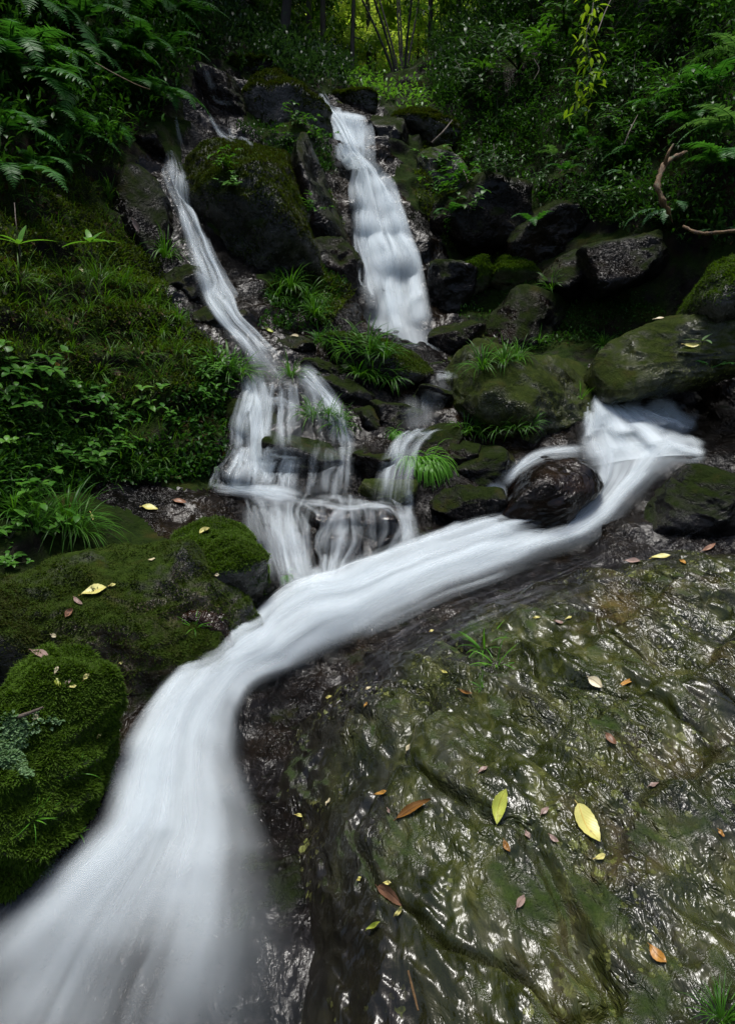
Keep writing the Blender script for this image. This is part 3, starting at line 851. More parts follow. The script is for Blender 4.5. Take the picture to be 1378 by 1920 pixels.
# ------------------------------------------------------------------ white water
M_WATER = water_mat("white_water", contrast=0.35, streak=(20.0, 0.8))
M_VEIL = water_mat("veil_water", contrast=0.95, streak=(30.0, 0.8), lo=.38, hi=.68, soft=1.7)
M_STREAM = water_mat("stream_water", contrast=0.68, streak=(15.0, 0.7), lo=.32, hi=.64, soft=1.7)
M_FILM = water_mat("water_film", col=(0.40, 0.41, 0.46), contrast=0.95, streak=(40.0, 2.2), trans=0.25, lo=.42, hi=.7)


def gsmooth(A, sig, axis=0):
    if sig <= 0:
        return A
    r = int(3 * sig) + 1
    k = np.exp(-0.5 * (np.arange(-r, r + 1) / sig) ** 2); k /= k.sum()
    A = np.moveaxis(A, axis, 0)
    pad = np.concatenate([2 * A[:1] - A[r:0:-1], A, 2 * A[-1:] - A[-2:-r - 2:-1]])
    out = sum(k[i] * pad[i:i + len(A)] for i in range(2 * r + 1))
    return np.moveaxis(out, 0, axis)


def drape(UV, bv, tmin=0.0, tmax=1e9, sig=(1.5, 1.0), lift=0.03):
    """lay a grid of picture points on the ground below it, smooth it the way thick fast water smooths the steps under it"""
    S, C = UV.shape[:2]
    T = np.full((S, C), np.nan)
    for i in range(S):
        for j in range(C):
            h = cast(UV[i, j, 0], UV[i, j, 1], bv)
            if h is not None:
                t = (h[0] - CAM) @ FWD
                if tmin <= t <= tmax:
                    T[i, j] = t
    # fill the gaps from neighbours
    for _ in range(60):
        bad = np.isnan(T)
        if not bad.any():
            break
        acc = np.zeros_like(T); cnt = np.zeros_like(T)
        for ax in (0, 1):
            for s in (1, -1):
                R = np.roll(T, s, axis=ax)
                if ax == 0:
                    R[0 if s == 1 else -1] = np.nan
                else:
                    R[:, 0 if s == 1 else -1] = np.nan
                ok = ~np.isnan(R)
                acc[ok] += R[ok]; cnt[ok] += 1
        fill = bad & (cnt > 0)
        T[fill] = acc[fill] / cnt[fill]
    T = gsmooth(gsmooth(T, sig[0], 0), sig[1], 1)
    G = np.empty((S, C, 3))
    for i in range(S):
        for j in range(C):
            d = ray(UV[i, j, 0], UV[i, j, 1])
            G[i, j] = CAM + (T[i, j] - lift) * d
    return G


def grid_normals(G):
    n = unit(np.cross(np.gradient(G, axis=1), np.gradient(G, axis=0)))
    tow = CAM - G
    s = np.sign(np.sum(n * tow, -1, keepdims=True)); s[s == 0] = 1
    return n * s


def sample(G, r, c):
    """bilinear sample of a grid at row positions r and column positions c, both 0..1"""
    S, C = G.shape[:2]
    x = np.clip(np.asarray(r) * (S - 1), 0, S - 1); y = np.clip(np.asarray(c) * (C - 1), 0, C - 1)
    i = np.minimum(x.astype(int), S - 2); j = np.minimum(y.astype(int), C - 2)
    fx = (x - i)[..., None] if G.ndim == 3 else x - i
    fy = (y - j)[..., None] if G.ndim == 3 else y - j
    return (G[i, j] * (1 - fx) * (1 - fy) + G[i + 1, j] * fx * (1 - fy) + G[i, j + 1] * (1 - fx) * fy + G[i + 1, j + 1] * fx * fy)


class Water:
    def __init__(self):
        self.g = Geo()

    def sheet(self, G, D, off=0.0, c0=0.0, c1=1.0, r0=0.0, r1=1.0, rows=None, cols=7, seed=0.0, wander=0.0, bulge=0.0, wid=None):
        """part of a draped grid as its own soft-edged sheet"""
        S, C = G.shape[:2]
        rows = rows or max(8, int(S * (r1 - r0) * 1.4))
        r = np.linspace(r0, r1, rows)
        mid, half = 0.5 * (c0 + c1), 0.5 * (c1 - c0)
        wob = wander * vnoise(np.column_stack([r * 5.0 + seed * 3.1, np.full(rows, seed), np.zeros(rows)]), 3)
        wsc = np.ones(rows) if wid is None else np.interp(np.linspace(0, 1, rows), np.linspace(0, 1, len(wid)), wid)
        k = np.linspace(-1, 1, cols)
        c = mid + wob[:, None] + half * wsc[:, None] * k[None]
        R = np.broadcast_to(r[:, None], c.shape)
        Nn = grid_normals(G)
        Pn = sample(G, R, c) + sample(Nn, R, c) * (off + bulge * (1 - k[None] ** 2))[..., None]
        dens = sample(D, R, c)
        ends = smooth(0, 0.12, np.linspace(0, 1, rows)) * smooth(0, 0.12, np.linspace(1, 0, rows)) if (r0 > 0 or r1 < 1) else np.ones(rows)
        if r0 == 0 and r1 < 1:
            ends = smooth(0, 0.15, np.linspace(1, 0, rows))
        if r0 > 0 and r1 == 1:
            ends = smooth(0, 0.15, np.linspace(0, 1, rows))
        dens = dens * ends[:, None]
        seg = np.linalg.norm(np.diff(Pn[:, cols // 2], axis=0), axis=1)
        vv = np.concatenate([[0], np.cumsum(seg)])
        wm = np.linalg.norm(Pn[:, -1] - Pn[:, 0], axis=1).mean()
        U = np.broadcast_to(((k + 1) / 2)[None], c.shape)
        idx = np.arange(rows * cols).reshape(rows, cols)
        F = np.stack([idx[:-1, :-1], idx[:-1, 1:], idx[1:, 1:], idx[1:, :-1]], -1).reshape(-1, 4)
        uv = np.stack([U, np.broadcast_to(vv[:, None] + seed * 1.7, c.shape)], -1).reshape(-1, 2)
        at = np.stack([dens, U * wm + seed * 0.77], -1).reshape(-1, 2)
        self.g.add(Pn.reshape(-1, 3), F, uv, at)

    def body(self, left, right, dens, bv, S=70, C=15, tmin=0, tmax=1e9, sig=(2.0, 1.5), lift=0.03, n=22, w=(0.12, 0.4), thick=0.05, base=0.75, sub=0.55, seed=1, wander=0.04, span=(0.35, 1.0), bulge=0.02, wavy=0.0, tiers=()):
        """a current between two banks given as picture polylines; dens: rows of opacity across it"""
        Lp, Rp = catmull(left, S), catmull(right, S)
        cc = np.linspace(0, 1, C)
        UV = Lp[:, None] * (1 - cc)[None, :, None] + Rp[:, None] * cc[None, :, None]
        G = drape(UV, bv, tmin, tmax, sig, lift)
        if wavy:
            m_ = G.reshape(-1, 3)
            G = G + grid_normals(G) * (wavy * fbm(m_ * 2.2, 3, seed)).reshape(S, C)[..., None]
        if tiers:                                     # the water swells over each ledge and falls in behind it
            off = np.zeros((S, C))
            for ti_, (q0, amp_) in enumerate(tiers):
                e_ = np.column_stack([cc * 3.4 + seed + 7.7 * ti_, np.zeros(C), np.zeros(C)])
                r_ = np.linspace(0, 1, S)[:, None] + 0.085 * vnoise(e_, 9)[None]
                off += amp_ * np.clip(.5 + .9 * vnoise(e_ * .8 + 31, 10), 0, 1.2)[None] * smooth(q0 - .11, q0, r_) * (1 - smooth(q0, q0 + .06, r_))
            G = G + (grid_normals(G) * 0.7 + np.array([0, -.5, .2])) * off[..., None]
        dens = np.asarray(dens, float)
        D = sample(dens, np.broadcast_to(np.linspace(0, 1, S)[:, None], (S, C)), np.broadcast_to(cc[None], (S, C)))
        self.sheet(G, D * base, 0, -0.0, 1.0, cols=C, seed=seed, bulge=bulge)
        rr = np.random.default_rng(seed)
        for k in range(n):
            ww = rr.uniform(*w)
            c = rr.uniform(-0.02 + ww / 2, 1.02 - ww / 2)
            ln = rr.uniform(*span)
            s0 = rr.uniform(0, 1 - ln)
            if ln > 0.93:
                s0, ln = 0.0, 1.0
            self.sheet(G, D * sub * rr.uniform(0.5, 1.0), thick * rr.uniform(0.1, 1.0), c - ww / 2, c + ww / 2, s0, s0 + ln, cols=5, seed=seed * 7 + k + rr.random(), wander=wander, bulge=bulge * rr.uniform(0, .3))
        return G, D

    def strand(self, pts, w0, w1, d, bv, S=26, sig=2.0, lift=0.03, d1=None, tmin=0, tmax=1e9, n=3, thick=0.025, seed=1):
        """one thread of falling water along a picture polyline; w in picture pixels"""
        w0, w1 = w0 * 1.5, w1 * 1.55
        d, d1 = d * .62, (d if d1 is None else d1) * .62
        Pp = catmull(pts, S)
        tn = unit(np.gradient(Pp, axis=0)); nn = np.column_stack([-tn[:, 1], tn[:, 0]])
        ww = np.linspace(w0, w1, S)
        cc = np.linspace(-0.5, 0.5, 7)
        UV = Pp[:, None] + nn[:, None] * (ww[:, None] * cc[None])[..., None]
        G = drape(UV, bv, tmin, tmax, (sig, 1.5), lift)
        D = np.broadcast_to(np.linspace(d, d if d1 is None else d1, S)[:, None], (S, 7)) * 1.0
        D = D * smooth(0, 0.2, np.linspace(0, 1, S))[:, None] * smooth(0, 0.25, np.linspace(1, 0, S))[:, None]
        self.sheet(G, D, 0, 0, 1, cols=7, seed=seed)
        rr = np.random.default_rng(seed)
        for k in range(n):
            q = rr.uniform(0.3, 0.7); c = rr.uniform(q / 2, 1 - q / 2)
            self.sheet(G, D * rr.uniform(0.4, 0.9), thick * rr.random(), c - q / 2, c + q / 2, cols=5, seed=seed * 5 + k + rr.random(), wander=0.08)

    def build(self, name, mat, label, cat):
        o = self.g.build(name, [mat], attr=("foam", "across"))
        tag(o, label, cat, kind="structure")
        return o


BV_FALL = bvh_of([(G3, GF)] + [(v, f) for v, f, o in rocks if "spreading cascade" in o["label"] or "lower cascade" in o["label"] or "veil" in o["label"] or "parting" in o["label"] or "narrow fall" in o["label"] or "midstream" in o["label"]])

# main waterfall
w = Water()
w.body([(595, 178), (603, 205), (614, 235), (636, 290), (648, 345), (652, 400), (654, 460), (662, 520), (668, 580), (672, 620), (688, 680)],
       [(608, 180), (628, 208), (655, 250), (680, 300), (722, 335), (748, 380), (770, 430), (788, 490), (802, 545), (816, 610), (836, 675)],
       [[.5, .7, .7, .6, .4], [.8, .9, .8, .7, .4], [.8, .95, .8, .6, .4], [.8, .98, .95, .8, .5], [.7, .98, .95, .95, .7], [.7, .98, .8, .8, .6], [.6, .95, .55, .9, .5], [.6, .9, .4, .85, .6], [.75, .98, .95, .98, .7], [.6, .95, .8, .9, .5], [.6, .85, .7, .9, .6], [.8, .98, .95, .98, .7], [.7, .9, .85, .9, .6], [.7, .95, .98, .98, .7]],
       BV_G, S=90, C=17, tmin=5.9, tmax=8.6, sig=(1.6, 1.5), n=60, w=(.06, .34), thick=.10, base=.75, sub=.8, seed=11, wander=.05, span=(.12, .5), bulge=.02, tiers=((.33, .09), (.41, .06), (.50, .09), (.60, .07), (.68, .05), (.76, .09), (.88, .09)))
w.body([(606, 205), (618, 228), (632, 260), (650, 305)], [(692, 224), (692, 245), (688, 285), (684, 335)], [[.9, .9, .8, .9, .7], [.9, .9, .8, .85, .6], [.8, .8, .8, .8, .5], [.7, .7, .6, .5, .3]], BV_G, S=30, C=13, tmin=6.8, tmax=8.8, sig=(2, 1.5), n=18, w=(.1, .3), thick=.06, base=.6, sub=.7, seed=17, span=(.5, 1), bulge=0)
for x, x2, dd, s in ((628, 640, .6, 1), (642, 655, .7, 2), (655, 668, .8, 3), (668, 676, .7, 4), (676, 682, .45, 5)):
    w.strand([(x, 217), (x + (x2 - x) * .4, 235), (x2 - 2, 270), (x2, 312)], 15, 20, dd, BV_G, tmin=6.8, tmax=8.8, seed=20 + s, sig=3)
w.strand([(615, 214), (640, 216), (668, 220), (688, 228)], 16, 9, .8, BV_G, tmin=6.8, tmax=8.8, seed=29)
w.strand([(688, 232), (693, 250), (694, 285), (693, 325)], 11, 16, .62, BV, d1=.25, tmin=6.6, tmax=8.8, seed=31, sig=3)
w.strand([(682, 300), (688, 320), (692, 335)], 30, 40, .3, BV_G, tmin=6.6, tmax=8.8, seed=32, sig=3)
w.build("waterfall", M_WATER, "tall white main waterfall pouring from the forest notch to the low mossy rock", "waterfall")

# narrow fall on the left with its spreading cascade
w = Water()
w.body([(309, 284), (304, 318), (300, 348), (312, 380), (330, 410), (343, 450), (352, 500), (370, 560), (404, 610), (432, 650), (452, 700), (468, 735)],
       [(328, 284), (352, 318), (363, 350), (366, 385), (378, 425), (396, 465), (420, 515), (440, 555), (458, 598), (505, 640), (560, 690), (600, 735)],
       [[.7, .5, .5, .6, .5], [.8, .5, .5, .85, .6], [.8, .8, .9, .8, .6], [.5, .9, .6, .9, .5], [.55, .9, .5, .9, .6], [.6, .5, .6, .7, .6], [.5, .5, .7, .75, .7], [.4, .8, .85, .9, .7], [.5, .8, .8, .7, .5], [.5, .5, .4, .45, .5], [.6, .35, .3, .3, .5]],
       BV_FALL, S=90, C=15, tmin=4.3, tmax=6.4, sig=(2, 1.5), n=34, w=(.12, .38), thick=.07, base=.38, sub=.85, seed=41, wander=.07, span=(.2, .7), bulge=.02)
# upper tier: the sheet breaks over the lip, lower tier: it breaks again on the ledge
for sd0, (lf, rt, dd) in enumerate((
        ([(466, 700), (448, 745), (432, 790), (424, 852)], [(612, 730), (636, 765), (650, 800), (658, 856)], [[.2, .9, .7, .4, .5, .25, .5, .8, .7], [.2, .95, .5, .5, .5, .2, .25, .6, .8], [.2, .98, .2, .4, .4, .08, .05, .35, .7], [.25, 1, .1, .2, .2, .04, .04, .15, .5]]),
        ([(430, 838), (412, 868), (404, 895), (394, 924)], [(656, 840), (658, 870), (652, 905), (650, 938)], [[.4, 1, .4, .5, .4, .1, .25, .3, .4], [.55, 1, .6, .6, .45, .08, .3, .3, .3], [.4, 1, .5, .6, .5, .06, .25, .25, .2], [.5, 1, .8, .7, .6, .1, .3, .3, .2]]))):
    w.body(lf, rt, dd, BV_FALL, S=40, C=17, tmin=3.6, tmax=5.2, sig=(1.2, .7), lift=.03, n=44, w=(.03, .11), thick=.05, base=.3, sub=.85, seed=90 + sd0 * 9, span=(.45, 1), wander=.02, bulge=0)
K = [
    ([(468, 690), (480, 745), (486, 800), (488, 860), (488, 920)], 34, 40, 1.2, 1.2), ([(478, 720), (486, 780), (487, 850), (487, 918)], 18, 26, 1.1, 1.2),
    ([(560, 690), (590, 720), (620, 755), (642, 792)], 34, 24, 1.0, 1.0), ([(600, 738), (626, 762), (646, 800), (655, 838)], 15, 16, .9, .8), ([(646, 800), (655, 830), (652, 870), (646, 930)], 18, 18, .7, .4),
    ([(500, 752), (530, 755), (560, 770)], 16, 10, .6, .5), ([(432, 845), (452, 858), (470, 862)], 8, 8, .6, .5), ([(500, 852), (530, 858), (566, 862)], 10, 10, .7, .6), ([(405, 884), (398, 902), (395, 918)], 8, 10, .6, .6),
    ([(548, 858), (542, 890), (540, 920)], 22, 30, .8, .7), ([(512, 862), (508, 885), (504, 916)], 12, 18, .7, .7),
]
for i, (p_, a_, b_, d0, d1) in enumerate(K):
    w.strand(p_, a_, b_, d0, BV_FALL, d1=d1, tmin=3.4, tmax=5.2, seed=60 + i, sig=1.6)
w.build("waterfall", M_VEIL, "narrow left waterfall spreading into a lace of thin threads over dark ledges", "waterfall")

# thin back trickle, top left
w = Water()
for i, (p_, a_, b_, d_) in enumerate((([(384, 130), (392, 150), (402, 172)], 9, 14, .28), ([(396, 175), (410, 190), (438, 195)], 10, 12, .2), ([(392, 214), (404, 235), (420, 255), (448, 268)], 6, 13, .7), ([(430, 235), (434, 255), (452, 266)], 5, 8, .4), ([(446, 262), (462, 268), (474, 280)], 10, 8, .6), ([(328, 215), (334, 245), (340, 275)], 5, 9, .3))):
    w.strand(p_, a_, b_, d_, BV, seed=110 + i, sig=1.5)
w.build("waterfall", M_VEIL, "faint thin trickle over stacked dark rocks above the narrow waterfall", "waterfall")

# centre veil fall
w = Water()
w.body([(760, 822), (735, 828), (716, 850), (704, 880), (696, 915), (690, 945)], [(848, 806), (830, 806), (806, 824), (790, 850), (780, 890), (772, 945)],
       [[.25, .4, .5, .45, .3], [.5, .7, .65, .5, .4], [.5, .8, .7, .5, .4], [.4, .7, .5, .5, .3], [.3, .55, .4, .4, .3]], BV_FALL, S=40, C=11, tmin=3.9, tmax=4.9, n=16, w=(.1, .3), thick=.05, base=.45, sub=.6, seed=131, span=(.4, 1), wander=.05)
for i, (p_, a_, b_, d_) in enumerate((([(775, 740), (778, 780), (785, 808)], 60, 44, .16), ([(800, 730), (796, 770), (800, 806)], 30, 36, .14), ([(815, 706), (838, 707), (862, 706)], 12, 10, .5), ([(838, 694), (840, 704), (836, 712)], 7, 12, .4), ([(840, 712), (818, 740), (800, 770)], 30, 40, .12), ([(764, 915), (768, 950), (764, 985)], 14, 18, .4))):
    w.strand(p_, a_, b_, d_, BV, seed=140 + i)
w.build("waterfall", M_VEIL, "small centre veil fall sliding over a dark rock beside the bright grass tuft", "waterfall")

# lower cascade down to the stream
w = Water()
w.strand([(395, 917), (450, 918), (520, 922), (572, 934)], 16, 26, .85, BV_FALL, seed=160, tmax=4.6, n=6)
w.strand([(420, 914), (480, 922), (560, 932)], 16, 34, .75, BV_FALL, seed=161, tmax=4.6, n=6)
w.strand([(470, 925), (500, 932), (545, 938)], 30, 40, .6, BV_FALL, seed=162, tmax=4.6, n=4)
w.body([(452, 930), (470, 975), (488, 1040), (508, 1100)], [(600, 938), (590, 985), (588, 1040), (596, 1104)], [[.6, .7, .6, .4, .3], [.3, .5, .6, .4, .2], [.2, .4, .75, .3, .15], [.3, .6, .9, .5, .4]], BV_FALL, S=40, C=13, tmin=3.2, tmax=4.6, n=26, w=(.06, .22), thick=.04, base=.35, sub=.7, seed=165, span=(.4, 1), bulge=0)
w.body([(590, 930), (596, 965), (592, 1030), (590, 1108)], [(760, 944), (772, 985), (760, 1020), (690, 1068)], [[.5, .5, .5, .6, .6], [.3, .35, .2, .2, .7], [.4, .5, .2, .15, .6], [.9, .9, .5, .3, .8]], BV_FALL, S=40, C=15, tmin=3.2, tmax=4.6, n=26, w=(.05, .16), thick=.03, base=.3, sub=.7, seed=168, span=(.35, 1), bulge=0)
for i, (p_, a_, b_, d0, d1) in enumerate((
        ([(500, 940), (530, 980), (552, 1030), (570, 1090), (572, 1110)], 60, 34, .35, .8), ([(520, 960), (545, 1005), (562, 1060), (575, 1112)], 26, 32, .6, .85), ([(500, 970), (512, 1010), (520, 1060)], 22, 30, .22, .3),
        ([(480, 945), (478, 990), (500, 1040), (516, 1090)], 36, 40, .25, .3), ([(560, 940), (610, 945), (650, 952), (700, 948), (745, 958)], 14, 12, .65, .7), ([(650, 955), (625, 975), (608, 1010), (604, 1040)], 14, 24, .6, .4),
        ([(740, 952), (760, 970), (766, 1000), (770, 1035)], 20, 34, .6, .6), ([(750, 960), (764, 990), (762, 1020)], 14, 24, .6, .6), ([(590, 935), (640, 938), (700, 945)], 10, 10, .4, .4),
        ([(560, 960), (575, 985), (570, 1000)], 10, 14, .4, .2), ([(612, 1038), (608, 1070), (604, 1105)], 14, 18, .7, .8), ([(626, 1045), (624, 1080), (620, 1105)], 9, 10, .65, .8), ([(640, 1045), (640, 1075), (638, 1100)], 12, 14, .6, .8), ([(600, 1065), (594, 1090), (590, 1115)], 24, 30, .6, .9),
        ([(650, 985), (642, 1005), (648, 1030)], 14, 12, .35, .3), ([(690, 955), (720, 952), (742, 965)], 10, 12, .5, .5), ([(545, 935), (590, 955), (600, 975)], 14, 10, .4, .25))):
    w.strand(p_, a_, b_, d0, BV_FALL, d1=d1, seed=170 + i, sig=1.6, tmin=3.2, tmax=4.6)
w.build("waterfall", M_VEIL, "lower cascade curling from the ledge pool over brown rocks into the stream", "waterfall")

# right cascade
w = Water()
w.body([(1092, 718), (1094, 748), (1086, 785), (1078, 820), (1075, 850), (1085, 880)], [(1096, 718), (1125, 755), (1172, 775), (1225, 790), (1280, 815), (1330, 856)],
       [[.6, .7, .7, .6, .4], [.7, .8, .8, .7, .4], [.55, .95, .9, .75, .55], [.4, .95, .98, .98, .6], [.6, .98, 1, 1, .7], [.8, 1, 1, 1, .7]],
       BV_FALL, S=44, C=15, tmin=4.2, tmax=5.9, n=40, w=(.08, .32), thick=.12, base=.8, sub=.75, seed=201, span=(.25, .8), bulge=.04)
for i, (p_, a_, b_, d_) in enumerate((([(1132, 700), (1142, 725), (1158, 748), (1180, 766)], 18, 22, .65), ([(1150, 742), (1172, 755), (1200, 775)], 16, 40, .5), ([(1170, 765), (1190, 790), (1190, 830)], 40, 60, .7), ([(1200, 800), (1222, 775), (1240, 768), (1262, 790), (1290, 820)], 34, 44, .6), ([(1215, 800), (1240, 780), (1262, 806)], 40, 44, .6),
                                      ([(1250, 790), (1275, 800), (1300, 808)], 26, 20, .25), ([(1230, 830), (1280, 845), (1325, 856)], 50, 20, .9), ([(1270, 812), (1290, 795), (1310, 800)], 24, 20, .15))):
    w.strand(p_, a_, b_, d_, BV_FALL, seed=220 + i, tmin=4.0, tmax=5.9, n=5, thick=.1, sig=3)
w.build("waterfall", M_WATER, "short broad right cascade fanning out beneath the wide overhanging boulder", "waterfall")

# the stream
BV_STREAM = bvh_of([(G3, GF), (SV, SF)])
up = [(1072, 832), (1098, 862), (1108, 900), (1060, 955), (975, 972), (900, 985), (820, 1012), (750, 1038), (690, 1062), (630, 1088), (560, 1104), (505, 1132), (470, 1172), (410, 1210), (345, 1262), (300, 1310), (258, 1365), (226, 1420), (204, 1490), (178, 1550), (120, 1605), (40, 1660), (-60, 1740), (-180, 1860), (-260, 1960)]
lo = [(1335, 852), (1275, 880), (1215, 930), (1150, 995), (1075, 1040), (1000, 1072), (905, 1112), (830, 1140), (760, 1172), (700, 1195), (632, 1222), (572, 1255), (528, 1276), (486, 1298), (462, 1332), (452, 1372), (456, 1420), (472, 1480), (498, 1545), (525, 1610), (555, 1675), (595, 1750), (640, 1820), (660, 1930), (680, 2020)]
dn = [[.9, 1, 1, .95, .7], [.5, 1, 1, 1, .6], [.6, 1, 1, .95, .45], [.6, .95, 1, .9, .35], [.75, .9, .98, .75, .3], [.85, .7, .9, .7, .35], [.8, .75, .85, .6, .3], [.85, .9, .7, .6, .3], [.9, .98, .8, .5, .25], [.9, .98, .9, .5, .2], [.85, 1, .98, .6, .2],
      [.8, 1, 1, .6, .15], [.75, 1, .95, .45, .1], [.8, 1, .9, .3, .05], [.85, 1, .8, .2, .06], [.85, 1, .8, .22, .08], [.75, .95, .7, .22, .07], [.55, .82, .6, .2, .06], [.42, .68, .5, .18, .05], [.36, .56, .46, .15, .04], [.3, .5, .42, .13, .03]]
w = Water()
GS, DS = w.body(up, lo, dn, BV_STREAM, S=130, C=25, tmin=1.4, tmax=5.2, sig=(4, 2.5), lift=.03, n=0, base=.7, seed=301, bulge=.03, wavy=.05)
rr = np.random.default_rng(5)
for k in range(110):
    ww = rr.uniform(.10, .42); c = rr.uniform(ww / 2 - .04, 1 - ww / 2 + .04); ln = rr.uniform(.10, .38); s0 = rr.uniform(0, 1 - ln)
    w.sheet(GS, DS * rr.uniform(.2, .6), .09 * rr.random() + .004, c - ww / 2, c + ww / 2, s0, s0 + ln, cols=7, seed=310 + k + rr.random(), wander=.05, bulge=.003)
for i, (p_, a_, b_, d_) in enumerate((([(1100, 846), (1060, 848), (1020, 852), (985, 868), (955, 890), (936, 915)], 18, 22, .6), ([(1020, 852), (975, 880), (945, 910)], 10, 12, .5), ([(990, 862), (968, 880), (950, 900)], 10, 16, .35), ([(932, 905), (926, 930), (915, 968)], 26, 36, .85), ([(940, 900), (930, 940), (900, 985)], 16, 40, .6),
                                      ([(905, 965), (860, 985), (815, 1008), (780, 1020)], 16, 14, .5))):
    w.strand(p_, a_, b_, d_, BV_FALL, seed=480 + i, tmin=1.5, tmax=4.6, n=4, sig=2.5)
w.build("stream", M_STREAM, "broad milky white stream sweeping from the right cascade to the near left corner", "stream")

# thin clear water sliding off the edge of the slab
w = Water()
fu = [(1190, 945), (1120, 1010), (1020, 1060), (920, 1105), (820, 1140), (730, 1180), (650, 1222), (590, 1275)]
fl = [(1400, 985), (1300, 1035), (1180, 1085), (1060, 1130), (960, 1170), (870, 1210), (790, 1260), (710, 1330)]
w.body(fu, fl, [[.1, .2, .2, .15, .05]] + [[.5, .4, .3, .2, .1]] * 4 + [[.3, .2, .15, .1, .05]], BV, S=90, C=15, tmin=1.2, tmax=4.6, sig=(.8, .6), lift=.010, n=34, w=(.03, .14), thick=.008, base=.2, sub=.5, seed=501, span=(.12, .35), wander=.12, bulge=.0)
w.build("water", M_FILM, "thin clear water sliding along the edge of the foreground boulder", "water")


# ------------------------------------------------------------------ foliage materials
L_GRASS = leaf_mat("grass_blade", (0.020, 0.085, 0.008), (0.075, 0.190, 0.018), 0.4, 0.4)
L_GRASS_B = leaf_mat("bright_grass_blade", (0.045, 0.16, 0.015), (0.12, 0.30, 0.03), 0.45, 0.35)
L_GRASS_Y = leaf_mat("bank_grass_blade", (0.018, 0.070, 0.006), (0.070, 0.150, 0.014), 0.4, 0.45)
L_FERN = leaf_mat("fern_green", (0.016, 0.075, 0.014), (0.060, 0.19, 0.035), 0.4, 0.42)
L_FERN_B = leaf_mat("fern_blue_green", (0.03, 0.10, 0.035), (0.13, 0.26, 0.11), 0.3, 0.35)
L_FERN_DRY = leaf_mat("fern_dry", (0.05, 0.022, 0.008), (0.11, 0.05, 0.016), 0.25, 0.7)
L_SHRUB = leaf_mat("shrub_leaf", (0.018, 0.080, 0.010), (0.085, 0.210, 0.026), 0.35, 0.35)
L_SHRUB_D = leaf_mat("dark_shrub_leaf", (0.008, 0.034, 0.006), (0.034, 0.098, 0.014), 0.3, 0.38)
L_SPRIG = leaf_mat("sprig_leaf", (0.05, 0.15, 0.02), (0.12, 0.27, 0.04), 0.4, 0.35)
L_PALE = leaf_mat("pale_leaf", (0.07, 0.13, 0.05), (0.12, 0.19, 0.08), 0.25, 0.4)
L_YEL = leaf_mat("vine_leaf", (0.10, 0.20, 0.015), (0.24, 0.34, 0.03), 0.5, 0.4)
L_TREE = leaf_mat("tree_leaf", (0.020, 0.065, 0.014), (0.080, 0.160, 0.030), 0.4, 0.42)
L_TREE_D = leaf_mat("dark_tree_leaf", (0.010, 0.028, 0.014), (0.026, 0.060, 0.024), 0.35, 0.45)
L_GOLD = leaf_mat("painted_sunlit_leaf", (0.34, 0.54, 0.10), (0.64, 0.72, 0.26), 0.55, 0.5)  # sunlight in the gap is put into this bright leaf colour
L_COVER = leaf_mat("bank_cover", (0.026, 0.030, 0.005), (0.066, 0.120, 0.011), 0.35, 0.5)
L_MOSSB = leaf_mat("moss_shoot", (0.020, 0.032, 0.003), (0.068, 0.140, 0.008), 0.35, 0.7, spec=0.15)
L_MOSSD = leaf_mat("dark_moss_shoot", (0.022, 0.020, 0.004), (0.042, 0.078, 0.007), 0.3, 0.75, spec=0.12)
L_LIVER = leaf_mat("liverwort", (0.06, 0.14, 0.045), (0.20, 0.30, 0.16), 0.3, 0.4)
B_STEM = bark_mat("green_brown_stem", (0.015, 0.02, 0.008), (0.045, 0.04, 0.016))
B_TRUNK = bark_mat("dark_bark", (0.012, 0.010, 0.008), (0.040, 0.034, 0.026), 0.3)
B_PALE = bark_mat("pale_bark", (0.05, 0.045, 0.035), (0.13, 0.11, 0.085), 0.3)
B_ROOT = bark_mat("brown_root_bark", (0.04, 0.02, 0.006), (0.15, 0.08, 0.022), 0.3)
B_TWIG = bark_mat("dead_twig_bark", (0.05, 0.035, 0.025), (0.13, 0.10, 0.075))


def rnd(a, b, n=None):
    return rng.uniform(a, b, n)


ORD = ["leftmost", "second from left", "third from left", "fourth from left", "fifth from left", "sixth from left", "seventh from left", "eighth from left", "ninth from left", "tenth from left"]
NUM = ["zero", "one", "two", "three", "four", "five", "six", "seven", "eight", "nine", "ten", "eleven"]


def rank(objs, plural, place, cat, group, look=""):
    """labels for look-alikes in one spot: their order from left to right in the photograph"""
    objs = sorted(objs, key=lambda o: project(np.array(o.location))[0])
    n = len(objs)
    for i, o in enumerate(objs):
        if n == 1:
            lb = f"{look} {cat} {place}".strip()
        else:
            w_ = "rightmost" if i == n - 1 else ORD[i]
            lb = f"{w_} of the {NUM[n]} {look + ' ' if look else ''}{plural} {place}"
        tag(o, lb, cat, group)


# ------------------------------------------------------------------ grass tufts
def grass_mesh(n, L, W, seed, spread=0.5, droop=(1.2, 2.6), r=0.03, lean=(0, 0, 0)):
    rr = np.random.default_rng(seed)
    a = rr.uniform(0, 2 * math.pi, n); e = rr.uniform(0.05, spread, n) ** 0.8
    d = np.column_stack([np.cos(a) * e, np.sin(a) * e, np.ones(n)]) + np.array(lean)
    b = np.column_stack([np.cos(a) * rr.uniform(0, r, n), np.sin(a) * rr.uniform(0, r, n), np.full(n, -0.012)])
    return blades(b, d, L * rr.uniform(0.55, 1.05, n), W * rr.uniform(0.7, 1.2, n), rr.uniform(*droop, n), 6, lambda s: min(1, 0.55 + 1.2 * s) * (1 - s ** 2.5))


def mesh_only(V, F, name, mats):
    o = make_obj(name, V, F, mats)
    me = o.data
    bpy.data.objects.remove(o)
    return me


